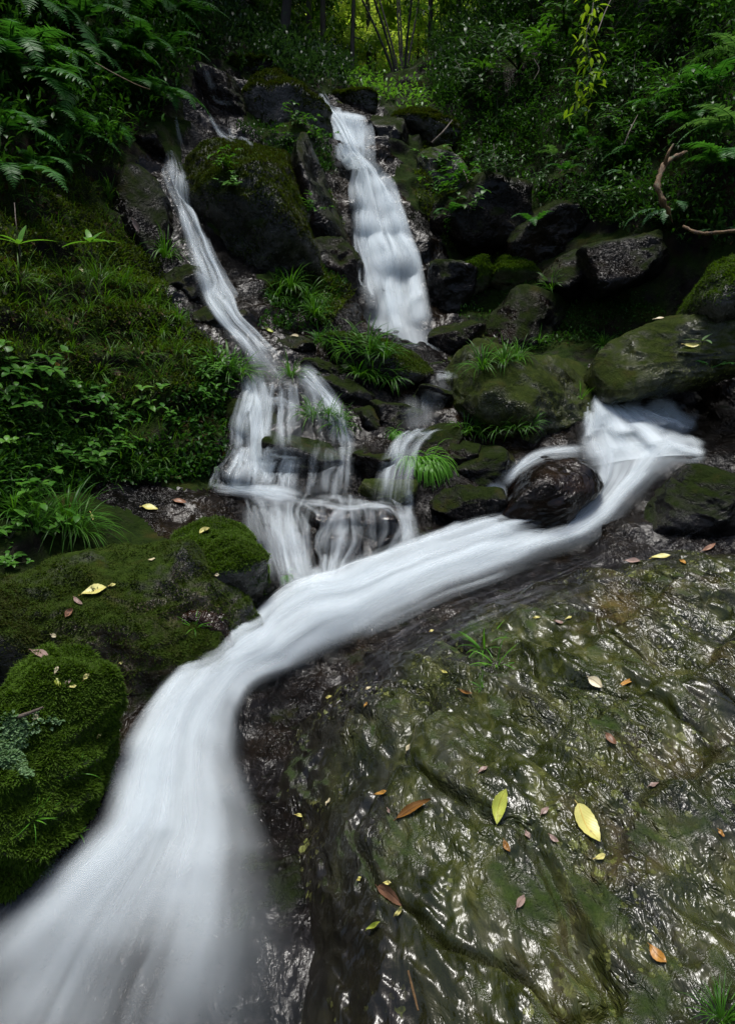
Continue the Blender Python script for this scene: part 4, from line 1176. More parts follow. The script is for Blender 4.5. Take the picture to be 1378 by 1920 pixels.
GV = {}
for k in range(4):
    GV["grass%d" % k] = mesh_only(*grass_mesh(48, 0.24, 0.0085, 100 + k, 0.9, (1.4, 3.0), 0.035), "grass_tuft", [L_GRASS])
    GV["bank%d" % k] = mesh_only(*grass_mesh(34, 0.20, 0.006, 120 + k, 1.0, (1.2, 3.0), 0.05), "grass_tuft", [L_GRASS_Y])
    GV["wet%d" % k] = mesh_only(*grass_mesh(110, 0.27, 0.009, 140 + k, 0.8, (3.0, 5.0), 0.045, lean=(0.1, -0.7, -0.2)), "grass_tuft", [L_GRASS_B])
    GV["seed%d" % k] = mesh_only(*grass_mesh(13, 0.10, 0.0045, 160 + k, 1.4, (0.6, 2.0), 0.008), "grass_tuft", [L_GRASS_B])
    GV["big%d" % k] = mesh_only(*grass_mesh(80, 0.42, 0.010, 180 + k, 0.8, (1.2, 2.6), 0.05, lean=(0.15, -0.1, 0)), "grass_tuft", [L_GRASS])


def put(me, name, pt, size, rz=None, nrm_=None, tilt=0.5):
    o = bpy.data.objects.new(name, me)
    COL.objects.link(o)
    o.location = pt
    up = np.array([0, 0, 1.0]) * (1 - tilt) + (np.zeros(3) if nrm_ is None else np.asarray(nrm_) * tilt)
    q = Vector((0, 0, 1)).rotation_difference(Vector(up))
    o.rotation_mode = 'QUATERNION'
    from mathutils import Quaternion
    o.rotation_quaternion = q @ Quaternion((0, 0, 1), rnd(0, 6.28) if rz is None else rz)
    o.scale = (size,) * 3
    return o


def tufts(kind, pts, plural, place, group, look="", base_len=0.24, tilt=0.35, rz=None):
    out = []
    for (u, v, hpx) in pts:
        h = cast(u, v)
        if h is None:
            continue
        t = (h[0] - CAM) @ FWD
        size = 0.82 * hpx * t / FPX / base_len
        out.append(put(GV[kind + str(rng.integers(4))], "grass_tuft", h[0], size, rz=rz, nrm_=h[1], tilt=tilt))
    rank(out, plural, place, "grass tuft", group, look)
    return out


GG = "grass tufts beside the falls"
tufts("grass", [(690, 660, 105), (652, 655, 85), (722, 668, 90)], "grass tufts", "on the low mossy rock's crest", GG, "dense")
tufts("grass", [(672, 705, 80), (700, 712, 88), (735, 712, 80)], "grass tufts", "on the low mossy rock's front", GG, "drooping")
tufts("grass", [(600, 640, 60), (625, 640, 55)], "short grass tufts", "left of the low mossy rock's crest", GG)
tufts("grass", [(590, 782, 85), (618, 782, 80), (636, 800, 70)], "grass tufts", "in the narrow waterfall's right arm", GG)
tufts("grass", [(545, 705, 75)], "grass tufts", "standing in the thin sheet of the narrow waterfall's cascade", GG, "upright")
tufts("wet", [(790, 866, 112), (765, 862, 85), (812, 868, 95)], "bright grass tufts", "streaming on the centre veil fall", "bright wet grass tufts", base_len=0.27, rz=0.0)
tufts("wet", [(742, 812, 45)], "grass tufts", "at the lip of the small centre veil fall", "bright wet grass tufts", "small bright green", base_len=0.27, rz=0.0)
tufts("wet", [(537, 1082, 34)], "grass tufts", "clinging to the wet rock left of the lower cascade's foot", "bright wet grass tufts", "tiny bright green", base_len=0.27, rz=0.0)
tufts("grass", [(905, 688, 95), (945, 680, 80), (970, 672, 70)], "grass tufts", "on top of the grey-green middle boulder", GG, "arching")
tufts("grass", [(872, 812, 78), (900, 812, 80), (935, 806, 70), (965, 802, 64), (995, 798, 60)], "grass tufts", "fringing the grey-green middle boulder", GG, "drooping", rz=0.0)
tufts("grass", [(545, 540, 80), (575, 560, 85), (520, 560, 70), (590, 590, 75)], "grass tufts", "on the tall mossy boulder's lower flank", GG)
tufts("grass", [(430, 700, 110), (405, 690, 95), (452, 705, 90)], "tall dark grass tufts", "left of the narrow waterfall's cascade", GG)
tufts("grass", [(310, 480, 90), (205, 370, 70), (335, 600, 60)], "dark grass tufts", "beside the narrow waterfall's wet rock", GG)
tufts("grass", [(1035, 540, 60), (1010, 640, 45), (1130, 650, 50)], "dim grass tufts", "behind the right cascade", GG)
BG = "grass tufts on the left bank"
for vv, us, hh, nm in ((530, (30, 75, 130, 180, 225), 85, "highest"), (575, (20, 85, 150, 205, 262, 300), 75, "second highest"), (618, (55, 120, 185, 240, 300, 345), 72, "third highest"), (662, (70, 140, 200, 262, 322), 75, "fourth highest"), (705, (110, 175, 290, 345), 66, "fifth highest"), (872, (170, 225, 262, 310), 66, "lowest")):
    tufts("bank", [(u + rnd(-12, 12), vv + rnd(-12, 12), hh * rnd(0.8, 1.25)) for u in us], "thin grass tufts", f"in the left bank's {nm} row", BG, base_len=0.2)
tufts("big", [(70, 985, 150), (125, 985, 165), (150, 1000, 130), (30, 965, 140)], "long-bladed bright grass tufts", "left above the square-cut boulder", BG, base_len=0.42)
tufts("big", [(1352, 1915, 110)], "grass tufts", "growing at the bottom right corner of the foreground boulder", GG, "thin-bladed", base_len=0.42)
SG = "small seedlings on the rocks"
for (u, v, h_, lb) in ((905, 1212, 62, "larger bright green grass seedling on the upper edge of the foreground boulder"), (930, 1245, 55, "grass seedling with curved blades below and right of the foreground boulder's larger seedling"), (903, 1288, 26, "tiny grass sprout on the foreground boulder below the two larger seedlings"),
                       (66, 1535, 40, "star-shaped grass seedling low on the bright green moss boulder"), (148, 1448, 36, "upright grass seedling near the right rim of the bright green moss boulder"), (150, 1560, 20, "tiniest grass sprout near the bottom of the bright green moss boulder"), (365, 1175, 34, "small green seedling on the dark wet face above the stream's bend"), (1088, 745, 34, "small green sprout at the left lip of the right cascade")):
    h = cast(u, v)
    t = (h[0] - CAM) @ FWD
    tag(put(GV["seed%d" % rng.integers(4)], "grass_tuft", h[0], h_ * t / FPX / 0.075, nrm_=h[1], tilt=0.5), lb, "grass tuft", SG)

# ------------------------------------------------------------------ ferns
def frond_mesh(L, npair, plen, arch, seed, mat, stem=0.06, fwd=0.45, hang=0.25):
    """one frond growing along +Y from the origin, arching over; leaflets in pairs"""
    rr = np.random.default_rng(seed)
    g = Geo()
    n = 18
    s = np.linspace(0, 1, n)
    th = 0.95 - arch * s ** 1.1
    dy, dz = np.cos(th), np.sin(th)
    ctr = np.column_stack([0.03 * L * np.sin(3 * s + seed), np.cumsum(dy) * L / n, np.cumsum(dz) * L / n])
    ctr -= ctr[0]
    V, F = tube(ctr, np.linspace(0.0045, 0.001, n) * L / 0.5, 4)
    g.add(V, F, mi=0)
    tt = np.linspace(0.16, 0.99, npair)
    b = np.column_stack([np.interp(tt, s, ctr[:, i]) for i in range(3)])
    tan = unit(np.column_stack([np.interp(tt, s, np.gradient(ctr[:, i])) for i in range(3)]))
    pl = plen * np.sin(np.pi * np.clip(tt * 0.83 + 0.17, 0, 1)) ** 0.75 * (1 - 0.25 * tt)
    for sgn in (-1, 1):
        d = np.column_stack([np.full(npair, sgn * 1.0), np.zeros(npair), np.zeros(npair)]) + tan * fwd + rr.normal(0, 0.07, (npair, 3))
        side = unit(np.cross(np.cross(tan, d), d)) + rr.normal(0, 0.12, (npair, 3))
        V, F = blades(b, d, pl * rr.uniform(0.85, 1.1, npair), pl * 0.2 + 0.004, hang + rr.uniform(-0.1, 0.3, npair), 4, lambda q: min(1, 0.6 + 2.2 * q) * (1 - q ** 1.8) + 0.02, side=side)
        g.add(V, F, mi=0)
    o = g.build("frond", [mat])
    me = o.data
    bpy.data.objects.remove(o)
    return me


FR = {"green": [frond_mesh(0.62, 26, 0.125, a, i, L_FERN) for i, a in enumerate((1.3, 1.7, 2.1, 1.5))],
      "blue": [frond_mesh(0.55, 24, 0.10, a, 10 + i, L_FERN_B) for i, a in enumerate((1.2, 1.6, 1.9))],
      "dry": [frond_mesh(0.5, 20, 0.10, a, 20 + i, L_FERN_DRY, hang=0.8) for i, a in enumerate((2.2, 2.5))]}


def fern(u, v, size_px, kind, azims, pitch=0.0, dist=None):
    """size_px: length of a frond in picture pixels; azims: directions of the fronds (degrees, 0 = right, -90 = towards the camera)"""
    h = cast(u, v)
    pt, nn = h if dist is None else (P(u, v, dist), np.array([0, 0, 1.0]))
    t = (pt - CAM) @ FWD
    sc = size_px * t / FPX / 0.58
    root = empty("fern", pt)
    for a in azims:
        me = FR[kind][rng.integers(len(FR[kind]))]
        o = bpy.data.objects.new("frond", me)
        COL.objects.link(o)
        o.parent = root
        o.rotation_euler = (math.radians(pitch + rnd(-14, 14)), rnd(-0.25, 0.25), math.radians(a + rnd(-14, 14) - 90))
        o.scale = (sc * rnd(0.75, 1.1),) * 3
    return root


FGR = "ferns on the upper left bank"
rows = ((40, "highest", ((20, 150, "green"), (80, 160, "green"), (150, 150, "green"), (215, 150, "green"), (275, 160, "green"), (320, 130, "green"))),
        (105, "second highest", ((15, 170, "green"), (75, 170, "green"), (140, 150, "green"), (205, 130, "green"), (250, 160, "green"), (300, 150, "green"))),
        (175, "third highest", ((30, 180, "green"), (90, 170, "green"), (160, 130, "green"), (255, 140, "green"), (300, 120, "green"))),
        (245, "fourth highest", ((10, 170, "green"), (65, 160, "green"), (125, 130, "green"), (190, 100, "green"))),
        (320, "lowest", ((15, 160, "green"), (60, 130, "green"), (120, 90, "green"))))
for vv, nm, its in rows:
    obs = [fern(u + rnd(-10, 10), vv + rnd(-14, 14), s * rnd(0.85, 1.1), k, [-160, -120, -90, -65, -40, -15, 20][:rng.integers(5, 8)], pitch=-18) for u, s, k in its]
    rank(obs, "ferns", f"in the upper left bank's {nm} row", "fern", FGR)
rank([fern(230, 95, 90, "dry", [-130, -90, -60, -30], -25), fern(150, 60, 80, "dry", [-120, -80, -40], -25), fern(60, 20, 80, "dry", [-110, -70, -40], -25)], "withered brown ferns", "hanging among the upper left ferns", "fern", "withered ferns")
RGR = "ferns on the right bank"
for (u, v, s, k, az, lb, dist) in (
        (1262, 405, 115, "blue", (-175, -150, -120, -95), "silvery green fern with three long leaning fronds above the dark right ledge", None),
        (1300, 395, 90, "blue", (-60, -20, 30), "silvery fern right of the crooked brown root on the right bank", None),
        (1180, 335, 85, "blue", (180, -150, -30, 0), "fern left of the crooked brown root on the right bank", None),
        (1200, 300, 85, "green", (170, -170, -140, 10), "green fern with level fronds above and left of the crooked root", None),
        (1090, 225, 70, "blue", (180, 150, -20, 10, -90), "umbrella-shaped fern standing alone in the middle of the right bank", None),
        (1085, 270, 64, "green", (-160, -130, -100, -70), "small fern just under the umbrella-shaped fern on the right bank", None),
        (1045, 295, 62, "blue", (-170, -120, -60), "small pale fern below and left of the umbrella-shaped fern", None),
        (1060, 325, 70, "green", (-150, -110, -70), "dark hanging fern on the shaded right bank below the small pale fern", None),
        (1150, 290, 80, "green", (180, -140, -40, 0), "dark fern between the umbrella-shaped fern and the crooked root", None),
        (1390, 250, 150, "blue", (178, -170, -150), "large pale fern reaching in from the right edge above the crooked root", None),
        (1385, 330, 160, "green", (-178, -160, -140, -120), "large soft green fern drooping from the right edge beside the crooked root", None),
        (1392, 110, 160, "blue", (175, 190), "pale arching fern frond crossing the upper right edge", None),
        (1340, 175, 120, "green", (170, -170, -140, -100), "green fern on the upper right under the pale arching frond", None),
        (1300, 240, 110, "green", (180, -160, -120, -70), "broad green fern at the right above the crooked root's bend", None),
        (1345, 440, 85, "blue", (160, -160, -110, -60), "low fern over the lying root at the right edge", None),
        (1335, 690, 70, "green", (150, 110, 40, -30), "small fern growing on the right end of the overhanging boulder", None),
        (1230, 210, 90, "green", (180, -150, -110, -60), "fern in the upper right undergrowth beside the thick trunk", None),
        (1000, 420, 62, "green", (-150, -110, -60), "very dark fern on the shaded slope right of the main waterfall", None),
        (870, 330, 56, "green", (-150, -110, -60, -20), "small fern right of the main waterfall's upper drop", None),
        (845, 400, 50, "green", (-150, -100, -60, -20), "small fern right of the main waterfall's middle drop", None)):
    tag(fern(u, v, s, k, az, -8, dist), lb, "fern", RGR)


# ------------------------------------------------------------------ leafy plants
def leaf_prof(s):
    return max(0.03, math.sin(math.pi * min(1, s ** 0.8 * 0.98 + 0.01)) ** 0.85)


def leaves_on(g, pts, dirs, L, W, droop=0.6, fold=0.18, mi=0, nseg=5):
    V, F = blades(pts, dirs, L, W, droop, nseg, leaf_prof, fold=fold)
    g.add(V, F, mi=mi)


def plant_parts(root, stems, leaf, m_leaf, m_stem=B_STEM):
    if stems is not None:
        stems.build("stem", [m_stem], root)
    leaf.build("foliage", [m_leaf], root)


def shrub_meshes(seed, nst=7, H=0.5, nl=14, L=0.125, W=0.045, mat=L_SHRUB, spread=0.8):
    rr = np.random.default_rng(seed)
    st, lf = Geo(), Geo()
    for k in range(nst):
        a = rr.uniform(0, 6.28); e = rr.uniform(0.1, spread)
        d = unit([math.cos(a) * e, math.sin(a) * e, 1])
        h = H * rr.uniform(0.5, 1.1)
        s = np.linspace(0, 1, 7)[:, None]
        path = d * h * s + np.array([math.cos(a), math.sin(a), -0.35]) * (0.35 * h * e) * s ** 2
        V, F = tube(path, np.linspace(0.007, 0.002, 7) * H / 0.5, 5)
        st.add(V, F)
        t = np.sort(rr.uniform(0.25, 1, nl)); t[-3:] = 1.0
        p = np.column_stack([np.interp(t, s[:, 0], path[:, i]) for i in range(3)])
        az = np.arange(nl) * 2.4 + rr.uniform(0, 6)
        dd = np.column_stack([np.cos(az), np.sin(az), rr.uniform(-0.1, 0.7, nl)])
        leaves_on(lf, p, dd, L * rr.uniform(0.6, 1.15, nl), W * rr.uniform(0.7, 1.1, nl), rr.uniform(0.3, 1.3, nl), nseg=4)
    a = st.build("stem", [B_STEM]); b = lf.build("foliage", [mat])
    out = (a.data, b.data)
    bpy.data.objects.remove(a); bpy.data.objects.remove(b)
    return out


SH = {"green": [shrub_meshes(200 + i) for i in range(3)],
      "dark": [shrub_meshes(210 + i, 8, 0.55, 15, 0.115, 0.038, L_SHRUB_D, 1.0) for i in range(3)],
      "long": [shrub_meshes(220 + i, 4, 0.5, 11, 0.15, 0.032, L_SHRUB, 0.5) for i in range(2)],
      "low": [shrub_meshes(230 + i, 7, 0.2, 9, 0.06, 0.034, L_SHRUB, 1.4) for i in range(2)],
      "sprig": [shrub_meshes(240 + i, 4, 0.2, 7, 0.065, 0.034, L_SPRIG, 1.2) for i in range(2)]}
SHH = {"green": 0.5, "dark": 0.55, "long": 0.5, "low": 0.2, "sprig": 0.2}


def shrub(u, v, hpx, kind, name="shrub", dist=None, tilt=0.3):
    h = cast(u, v)
    pt, nn = h if dist is None else (P(u, v, dist), np.array([0, 0, 1.0]))
    t = (pt - CAM) @ FWD
    sc = hpx * t / FPX / SHH[kind]
    r = empty(name, pt)
    ma, mb = SH[kind][rng.integers(len(SH[kind]))]
    up = Vector(np.array([0, 0, 1.0]) * (1 - tilt) + nn * tilt)
    for nm, me in (("stem", ma), ("foliage", mb)):
        o = bpy.data.objects.new(nm, me); COL.objects.link(o); o.parent = r
    r.rotation_euler = (Vector((0, 0, 1)).rotation_difference(up) @ Matrix.Rotation(rnd(0, 6.28), 3, 'Z').to_quaternion()).to_euler()
    r.scale = (sc,) * 3
    return r


SGR = "shrubs on the right bank"
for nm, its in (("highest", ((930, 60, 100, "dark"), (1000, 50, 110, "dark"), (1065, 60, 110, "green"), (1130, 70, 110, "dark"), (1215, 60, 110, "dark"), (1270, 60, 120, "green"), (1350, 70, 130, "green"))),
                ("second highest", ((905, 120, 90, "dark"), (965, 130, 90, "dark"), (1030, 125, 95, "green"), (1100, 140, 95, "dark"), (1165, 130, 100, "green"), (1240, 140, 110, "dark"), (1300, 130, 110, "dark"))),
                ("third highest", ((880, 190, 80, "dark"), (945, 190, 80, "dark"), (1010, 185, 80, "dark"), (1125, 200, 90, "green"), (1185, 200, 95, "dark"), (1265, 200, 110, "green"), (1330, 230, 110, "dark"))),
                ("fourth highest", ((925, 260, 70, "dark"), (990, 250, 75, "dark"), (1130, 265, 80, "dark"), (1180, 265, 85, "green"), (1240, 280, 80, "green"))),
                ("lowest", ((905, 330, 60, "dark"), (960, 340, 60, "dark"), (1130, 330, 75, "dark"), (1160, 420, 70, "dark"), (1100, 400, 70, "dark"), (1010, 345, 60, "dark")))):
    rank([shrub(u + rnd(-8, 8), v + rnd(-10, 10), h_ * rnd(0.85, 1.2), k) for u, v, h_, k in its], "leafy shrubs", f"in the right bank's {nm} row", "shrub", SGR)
rank([shrub(870, 350, 55, "low"), shrub(835, 370, 55, "low"), shrub(820, 320, 50, "low"), shrub(880, 400, 55, "low"), shrub(850, 440, 50, "low")], "low leafy plants", "right of the main waterfall", "plant", "low plants beside the main waterfall")
rank([shrub(560, 240, 45, "low"), shrub(590, 265, 42, "low"), shrub(545, 275, 40, "low"), shrub(420, 320, 45, "low"), shrub(440, 350, 40, "low"), shrub(580, 400, 40, "low")], "low leafy plants", "between the two falls", "plant", "low plants between the falls")
rank([shrub(150, 750, 60, "low"), shrub(210, 790, 60, "low"), shrub(160, 860, 60, "low"), shrub(230, 850, 55, "low"), shrub(320, 800, 50, "low"), shrub(110, 800, 60, "low")], "low leafy plants", "low on the left bank", "plant", "low plants on the left bank")
rank([shrub(60, 420, 90, "long"), shrub(170, 240, 110, "long"), shrub(210, 310, 90, "long")], "long-leaved plants", "among the left bank's ferns", "plant", "long-leaved plants")
for u, v, h_, k, lb, nm in ((25, 700, 95, "low", "round-leaved plant at the left edge halfway down the bank", "plant"), (35, 770, 80, "low", "dark glossy-leaved plant at the left edge below the round-leaved plant", "plant"), (270, 775, 75, "sprig", "pale bright sprig of pointed leaves standing out on the dark left bank", "plant"),
                            (398, 770, 70, "green", "small bushy green plant beside the cascade's left threads", "plant"), (395, 720, 70, "green", "bushy green plant under the tall dark grass left of the cascade", "plant"), (5, 835, 60, "sprig", "bright lobed leaf plant at the left edge above the long grass", "plant"),
                            (40, 950, 90, "low", "broad bright-leaved plant in front of the long grass at the left edge", "plant"), (80, 1010, 80, "low", "leafy green plant on the left end of the square-cut boulder", "plant"), (20, 1010, 80, "low", "dark leafy plant at the left edge beneath the long grass", "plant"), (10, 1065, 50, "low", "tiny round-leaved plant at the left edge above the dark mossy boulder", "plant"), (170, 880, 70, "low", "blue-green leafy plant directly above the long grass", "plant")):
    tag(shrub(u, v, h_, k, nm), lb, "plant")


def leaf_rosette(pt, leaves, mat, name, label, stem_to=None, cat="plant"):
    """a few large leaves given one by one: (azimuth, elevation, length, width, droop)"""
    r = empty(name, pt)
    st = Geo()
    top = np.array([0, 0, 0.0]) if stem_to is None else np.asarray(stem_to, float)
    V, F = tube(np.array([(0, 0, -0.02), top * 0.5 + np.array([0.004, 0, 0]), top + 1e-4]), [0.004, 0.0035, 0.003], 6)
    st.add(V, F)
    st.build("stem", [B_STEM], r)
    for (az, el, L_, W_, dr) in leaves:
        a, e = math.radians(az), math.radians(el)
        d = np.array([[math.cos(a) * math.cos(e), math.sin(a) * math.cos(e), math.sin(e)]])
        g = Geo()
        leaves_on(g, top[None], d, L_, W_, dr, nseg=8)
        g.build("leaf", [mat], r)
    tag(r, label, cat)
    return r


hp = cast(38, 470)[0]
leaf_rosette(P(38, 470, 3.3), [(0, 15, .2, .03, .5), (180, 20, .2, .03, .6), (-60, 20, .13, .028, .8), (80, 60, .12, .03, .5), (-120, 30, .14, .026, .8)], L_SPRIG, "plant", "spindly plant with long narrow leaves spread like a star at the left edge", (0, 0, 0.03))
V, F = tube(np.array([hp, hp * .5 + P(38, 520, 3.4) * .5, P(38, 470, 3.3), P(30, 410, 3.35), P(28, 380, 3.4)]), [0.005, .005, .004, .003, .002], 6)
tag(make_obj("twig", V, F, [B_TWIG], loc=hp), "thin upright bare stem rising past the star-leaved plant at the left edge", "twig")
leaf_rosette(P(172, 470, 3.5), [(10, 10, .15, .03, .4), (170, 5, .17, .03, .5), (-80, 25, .12, .05, 1.0), (60, 45, .12, .03, .6), (120, 50, .12, .03, .6), (-30, 15, .15, .035, .8)], L_SPRIG, "plant", "yellow-green star-shaped plant in front of the left bank's moss", (0, 0, 0.04))
leaf_rosette(cast(1150, 378)[0] + np.array([0, -0.1, 0.02]), [(190, 5, .22, .07, .35), (150, 25, .13, .05, .5), (-20, 10, .15, .075, .5)], L_PALE, "plant", "plant with three large pale oval leaves on the right bank below the ferns", (0.02, -0.03, 0.05))
leaf_rosette(cast(1310, 650)[0] + np.array([0, -0.03, 0.02]), [(178, 10, .13, .035, .3), (20, 40, .1, .03, .6), (-70, 10, .09, .04, .9)], L_PALE, "plant", "plant with one pale lance-shaped leaf lying over the overhanging boulder", (0.0, 0.0, 0.02))
for i, (u, v, lb) in enumerate(((975, 110, "palm-like seedling with a whorl of leaves at the top of the dim right slope"), (1010, 75, "upper palm-like seedling with a whorl of leaves beside the hanging yellow vine"), (905, 130, "tall whorled seedling at the edge of the forest right of the notch"))):
    leaf_rosette(cast(u, v + 50)[0], [(a, 25, .28, .06, .7) for a in range(0, 360, 45)], L_SHRUB, "plant", lb, (0, 0, .32))

# hanging vine with yellow-green leaves, top right
r = empty("vine", P(1105, 5, 6.4))
path = np.array([P(1118, -60, 6.6), P(1110, 20, 6.4), P(1098, 70, 6.35), P(1108, 120, 6.35), P(1095, 175, 6.4), P(1085, 205, 6.5)])
pp = catmull(path, 40)
g = Geo(); V, F = tube(pp - path[1] * 0 - P(1105, 5, 6.4), 0.006, 5); g.add(V, F); g.build("stem", [B_STEM], r)
g = Geo()
ii = rng.integers(0, 40, 120); jit = rng.normal(0, 0.06, (120, 3))
leaves_on(g, pp[ii] + jit - P(1105, 5, 6.4), np.column_stack([rnd(-1, 1, 120), rnd(-1, 1, 120), rnd(-1.2, 0.1, 120)]), rnd(.05, .11, 120), rnd(.022, .04, 120), 0.7)
g.build("foliage", [L_YEL], r)
tag(r, "hanging vine with yellow-green leaves at the top right", "vine")

# roots and dead sticks
def stick(pts, radii, name, label, mat, sides=8, rough=0.0):
    c = catmull(np.array([P(*p) for p in pts]), 40)
    rad = np.interp(np.linspace(0, 1, 40), np.linspace(0, 1, len(radii)), radii)
    V, F = tube(c, rad, sides)
    if rough:
        V = V + rough * fbm(V * 30, 4, 5)[:, None] * unit(V - np.repeat(c, sides, axis=0))
    tag(make_obj(name, V, F, [mat], loc=c[0]), label, name.replace("_", " "))


stick([(1288, 284, 4.9), (1270, 292, 4.85), (1245, 310, 4.75), (1232, 345, 4.7), (1240, 375, 4.7), (1252, 395, 4.75), (1262, 420, 4.9)], [.011, .015, .018, .019, .017, .013, .008], "root", "crooked brown root bending down between the ferns on the right bank", B_ROOT, 14, 0.022)
stick([(1245, 312, 4.75), (1252, 288, 4.7), (1262, 270, 4.7)], [.016, .011, .006], "twig", "short twig rising from the bend of the crooked brown root", B_ROOT)
stick([(1280, 425, 5.0), (1310, 437, 4.9), (1345, 436, 4.8), (1420, 428, 4.7)], [.010, .013, .012, .012], "root", "brown root lying level under the ferns at the right edge", B_ROOT, 10, 0.008)
stick([(810, 268, 7.6), (830, 248, 7.55), (848, 225, 7.6)], [.014, .012, .006], "twig", "pale dead twig leaning on the rocks right of the main waterfall's lip", B_TWIG)
stick([(5, 1352, 1.98), (45, 1341, 1.95), (82, 1326, 1.95)], [.005, .006, .003], "twig", "thin brown twig lying on the bright green moss boulder", B_TWIG)
stick([(765, 1820, 1.475), (775, 1860, 1.44), (784, 1895, 1.41)], [.0025, .003, .002], "twig", "thin reddish twig lying in a wet groove at the bottom of the foreground boulder", B_ROOT)
stick([(1350, 1072, 2.9), (1345, 1090, 2.86), (1338, 1106, 2.82)], [.004, .004, .002], "twig", "short dark twig on the foreground boulder near its top right corner", B_TWIG)
stick([(180, 118, 5.0), (215, 138, 4.95), (255, 158, 4.95), (282, 168, 5.0)], [.004, .005, .004, .003], "twig", "thin bare twig slanting across the ferns of the upper left bank", B_ROOT)
stick([(868, 318, 7.0), (878, 345, 6.95), (882, 372, 6.95)], [.008, .01, .006], "twig", "pale hanging dead stem right of the main waterfall's middle", B_TWIG)
for i, (pp_, lb) in enumerate((([(1000, 110, 7.4), (1010, 130, 7.4), (1000, 150, 7.4)], "short pale broken twig hanging on the dim right slope"), ([(1120, 60, 6.8), (1135, 20, 6.9), (1160, -30, 7.0)], "thin bare twig right of the hanging yellow vine"), ([(1170, 270, 6.2), (1180, 245, 6.2), (1195, 215, 6.3)], "thin pale twig standing among the right bank's ferns"), ([(925, 270, 7.0), (930, 320, 7.0), (938, 350, 7.0)], "thin root hanging down the shaded right slope"))):
    stick(pp_, [.006, .006, .003], "twig", lb, B_TWIG)


# ------------------------------------------------------------------ fallen leaves
def leaf_mesh(L, W, c, seed, curl=0.25, spot=False):
    pass


def fallen_mat(name, c0, c1, vein):
    m, nt, N, L = new_mat(name)
    out = N.new("ShaderNodeOutputMaterial"); bs = N.new("ShaderNodeBsdfPrincipled")
    uv = N.new("ShaderNodeUVMap"); uv.uv_map = "flow"
    sep = N.new("ShaderNodeSeparateXYZ"); L.new(uv.outputs[0], sep.inputs[0])
    oi = N.new("ShaderNodeObjectInfo"); geo = N.new("ShaderNodeNewGeometry")
    nz = noise(N, L, geo.outputs['Position'], 55.0, 4, 0.6)
    f = math_node(N, L, 'MULTIPLY_ADD', oi.outputs['Random'], 0.6, math_node(N, L, 'MULTIPLY_ADD', nz.outputs[0], 0.8, -0.2), clamp=True)
    col = mixrgb(N, L, f, c0, c1)
    ab = math_node(N, L, 'ABSOLUTE', math_node(N, L, 'SUBTRACT', sep.outputs[0], 0.5))
    mid = ramp(N, [(0.02, (1, 1, 1)), (0.06, (0, 0, 0))])
    L.new(ab, mid.inputs[0])
    # side veins slanting from the midrib
    ph = math_node(N, L, 'SINE', math_node(N, L, 'MULTIPLY', math_node(N, L, 'SUBTRACT', sep.outputs[1], math_node(N, L, 'MULTIPLY', ab, 0.7)), 62.0))
    sv = ramp(N, [(0.9, (0, 0, 0)), (1.0, (0.5, 0.5, 0.5))]); L.new(ph, sv.inputs[0])
    vv = math_node(N, L, 'MAXIMUM', mid.outputs[0], sv.outputs[0])
    col = mixrgb(N, L, math_node(N, L, 'MULTIPLY', vv, 0.6), col, vein)
    br = ramp(N, [(0.68, (0, 0, 0)), (0.76, (1, 1, 1))]); n2 = noise(N, L, geo.outputs['Position'], 30.0, 3, 0.5)
    L.new(n2.outputs[0], br.inputs[0])
    col = mixrgb(N, L, math_node(N, L, 'MULTIPLY', br.outputs[0], 0.6), col, (0.10, 0.05, 0.02))
    L.new(col, bs.inputs['Base Color'])
    bs.inputs['Roughness'].default_value = 0.42
    b = N.new("ShaderNodeBump"); b.inputs['Distance'].default_value = 0.001; L.new(vv, b.inputs['Height']); L.new(b.outputs[0], bs.inputs['Normal'])
    L.new(bs.outputs[0], out.inputs[0])
    return m


FM = {"yellow": fallen_mat("yellow_leaf", (0.42, 0.40, 0.10), (0.58, 0.52, 0.20), (0.42, 0.26, 0.04)),
      "lime": fallen_mat("lime_leaf", (0.22, 0.30, 0.03), (0.38, 0.40, 0.06), (0.30, 0.26, 0.03)),
      "cream": fallen_mat("cream_leaf", (0.46, 0.40, 0.24), (0.60, 0.52, 0.34), (0.12, 0.07, 0.03)),
      "brown": fallen_mat("brown_leaf", (0.13, 0.06, 0.03), (0.26, 0.13, 0.075), (0.06, 0.03, 0.02)),
      "orange": fallen_mat("orange_leaf", (0.30, 0.13, 0.02), (0.45, 0.24, 0.04), (0.14, 0.07, 0.02)),
      "pink": fallen_mat("pinkish_leaf", (0.20, 0.135, 0.11), (0.30, 0.21, 0.18), (0.15, 0.08, 0.06)),
      "rust": fallen_mat("rust_leaf", (0.14, 0.06, 0.008), (0.22, 0.10, 0.015), (0.08, 0.035, 0.01))}

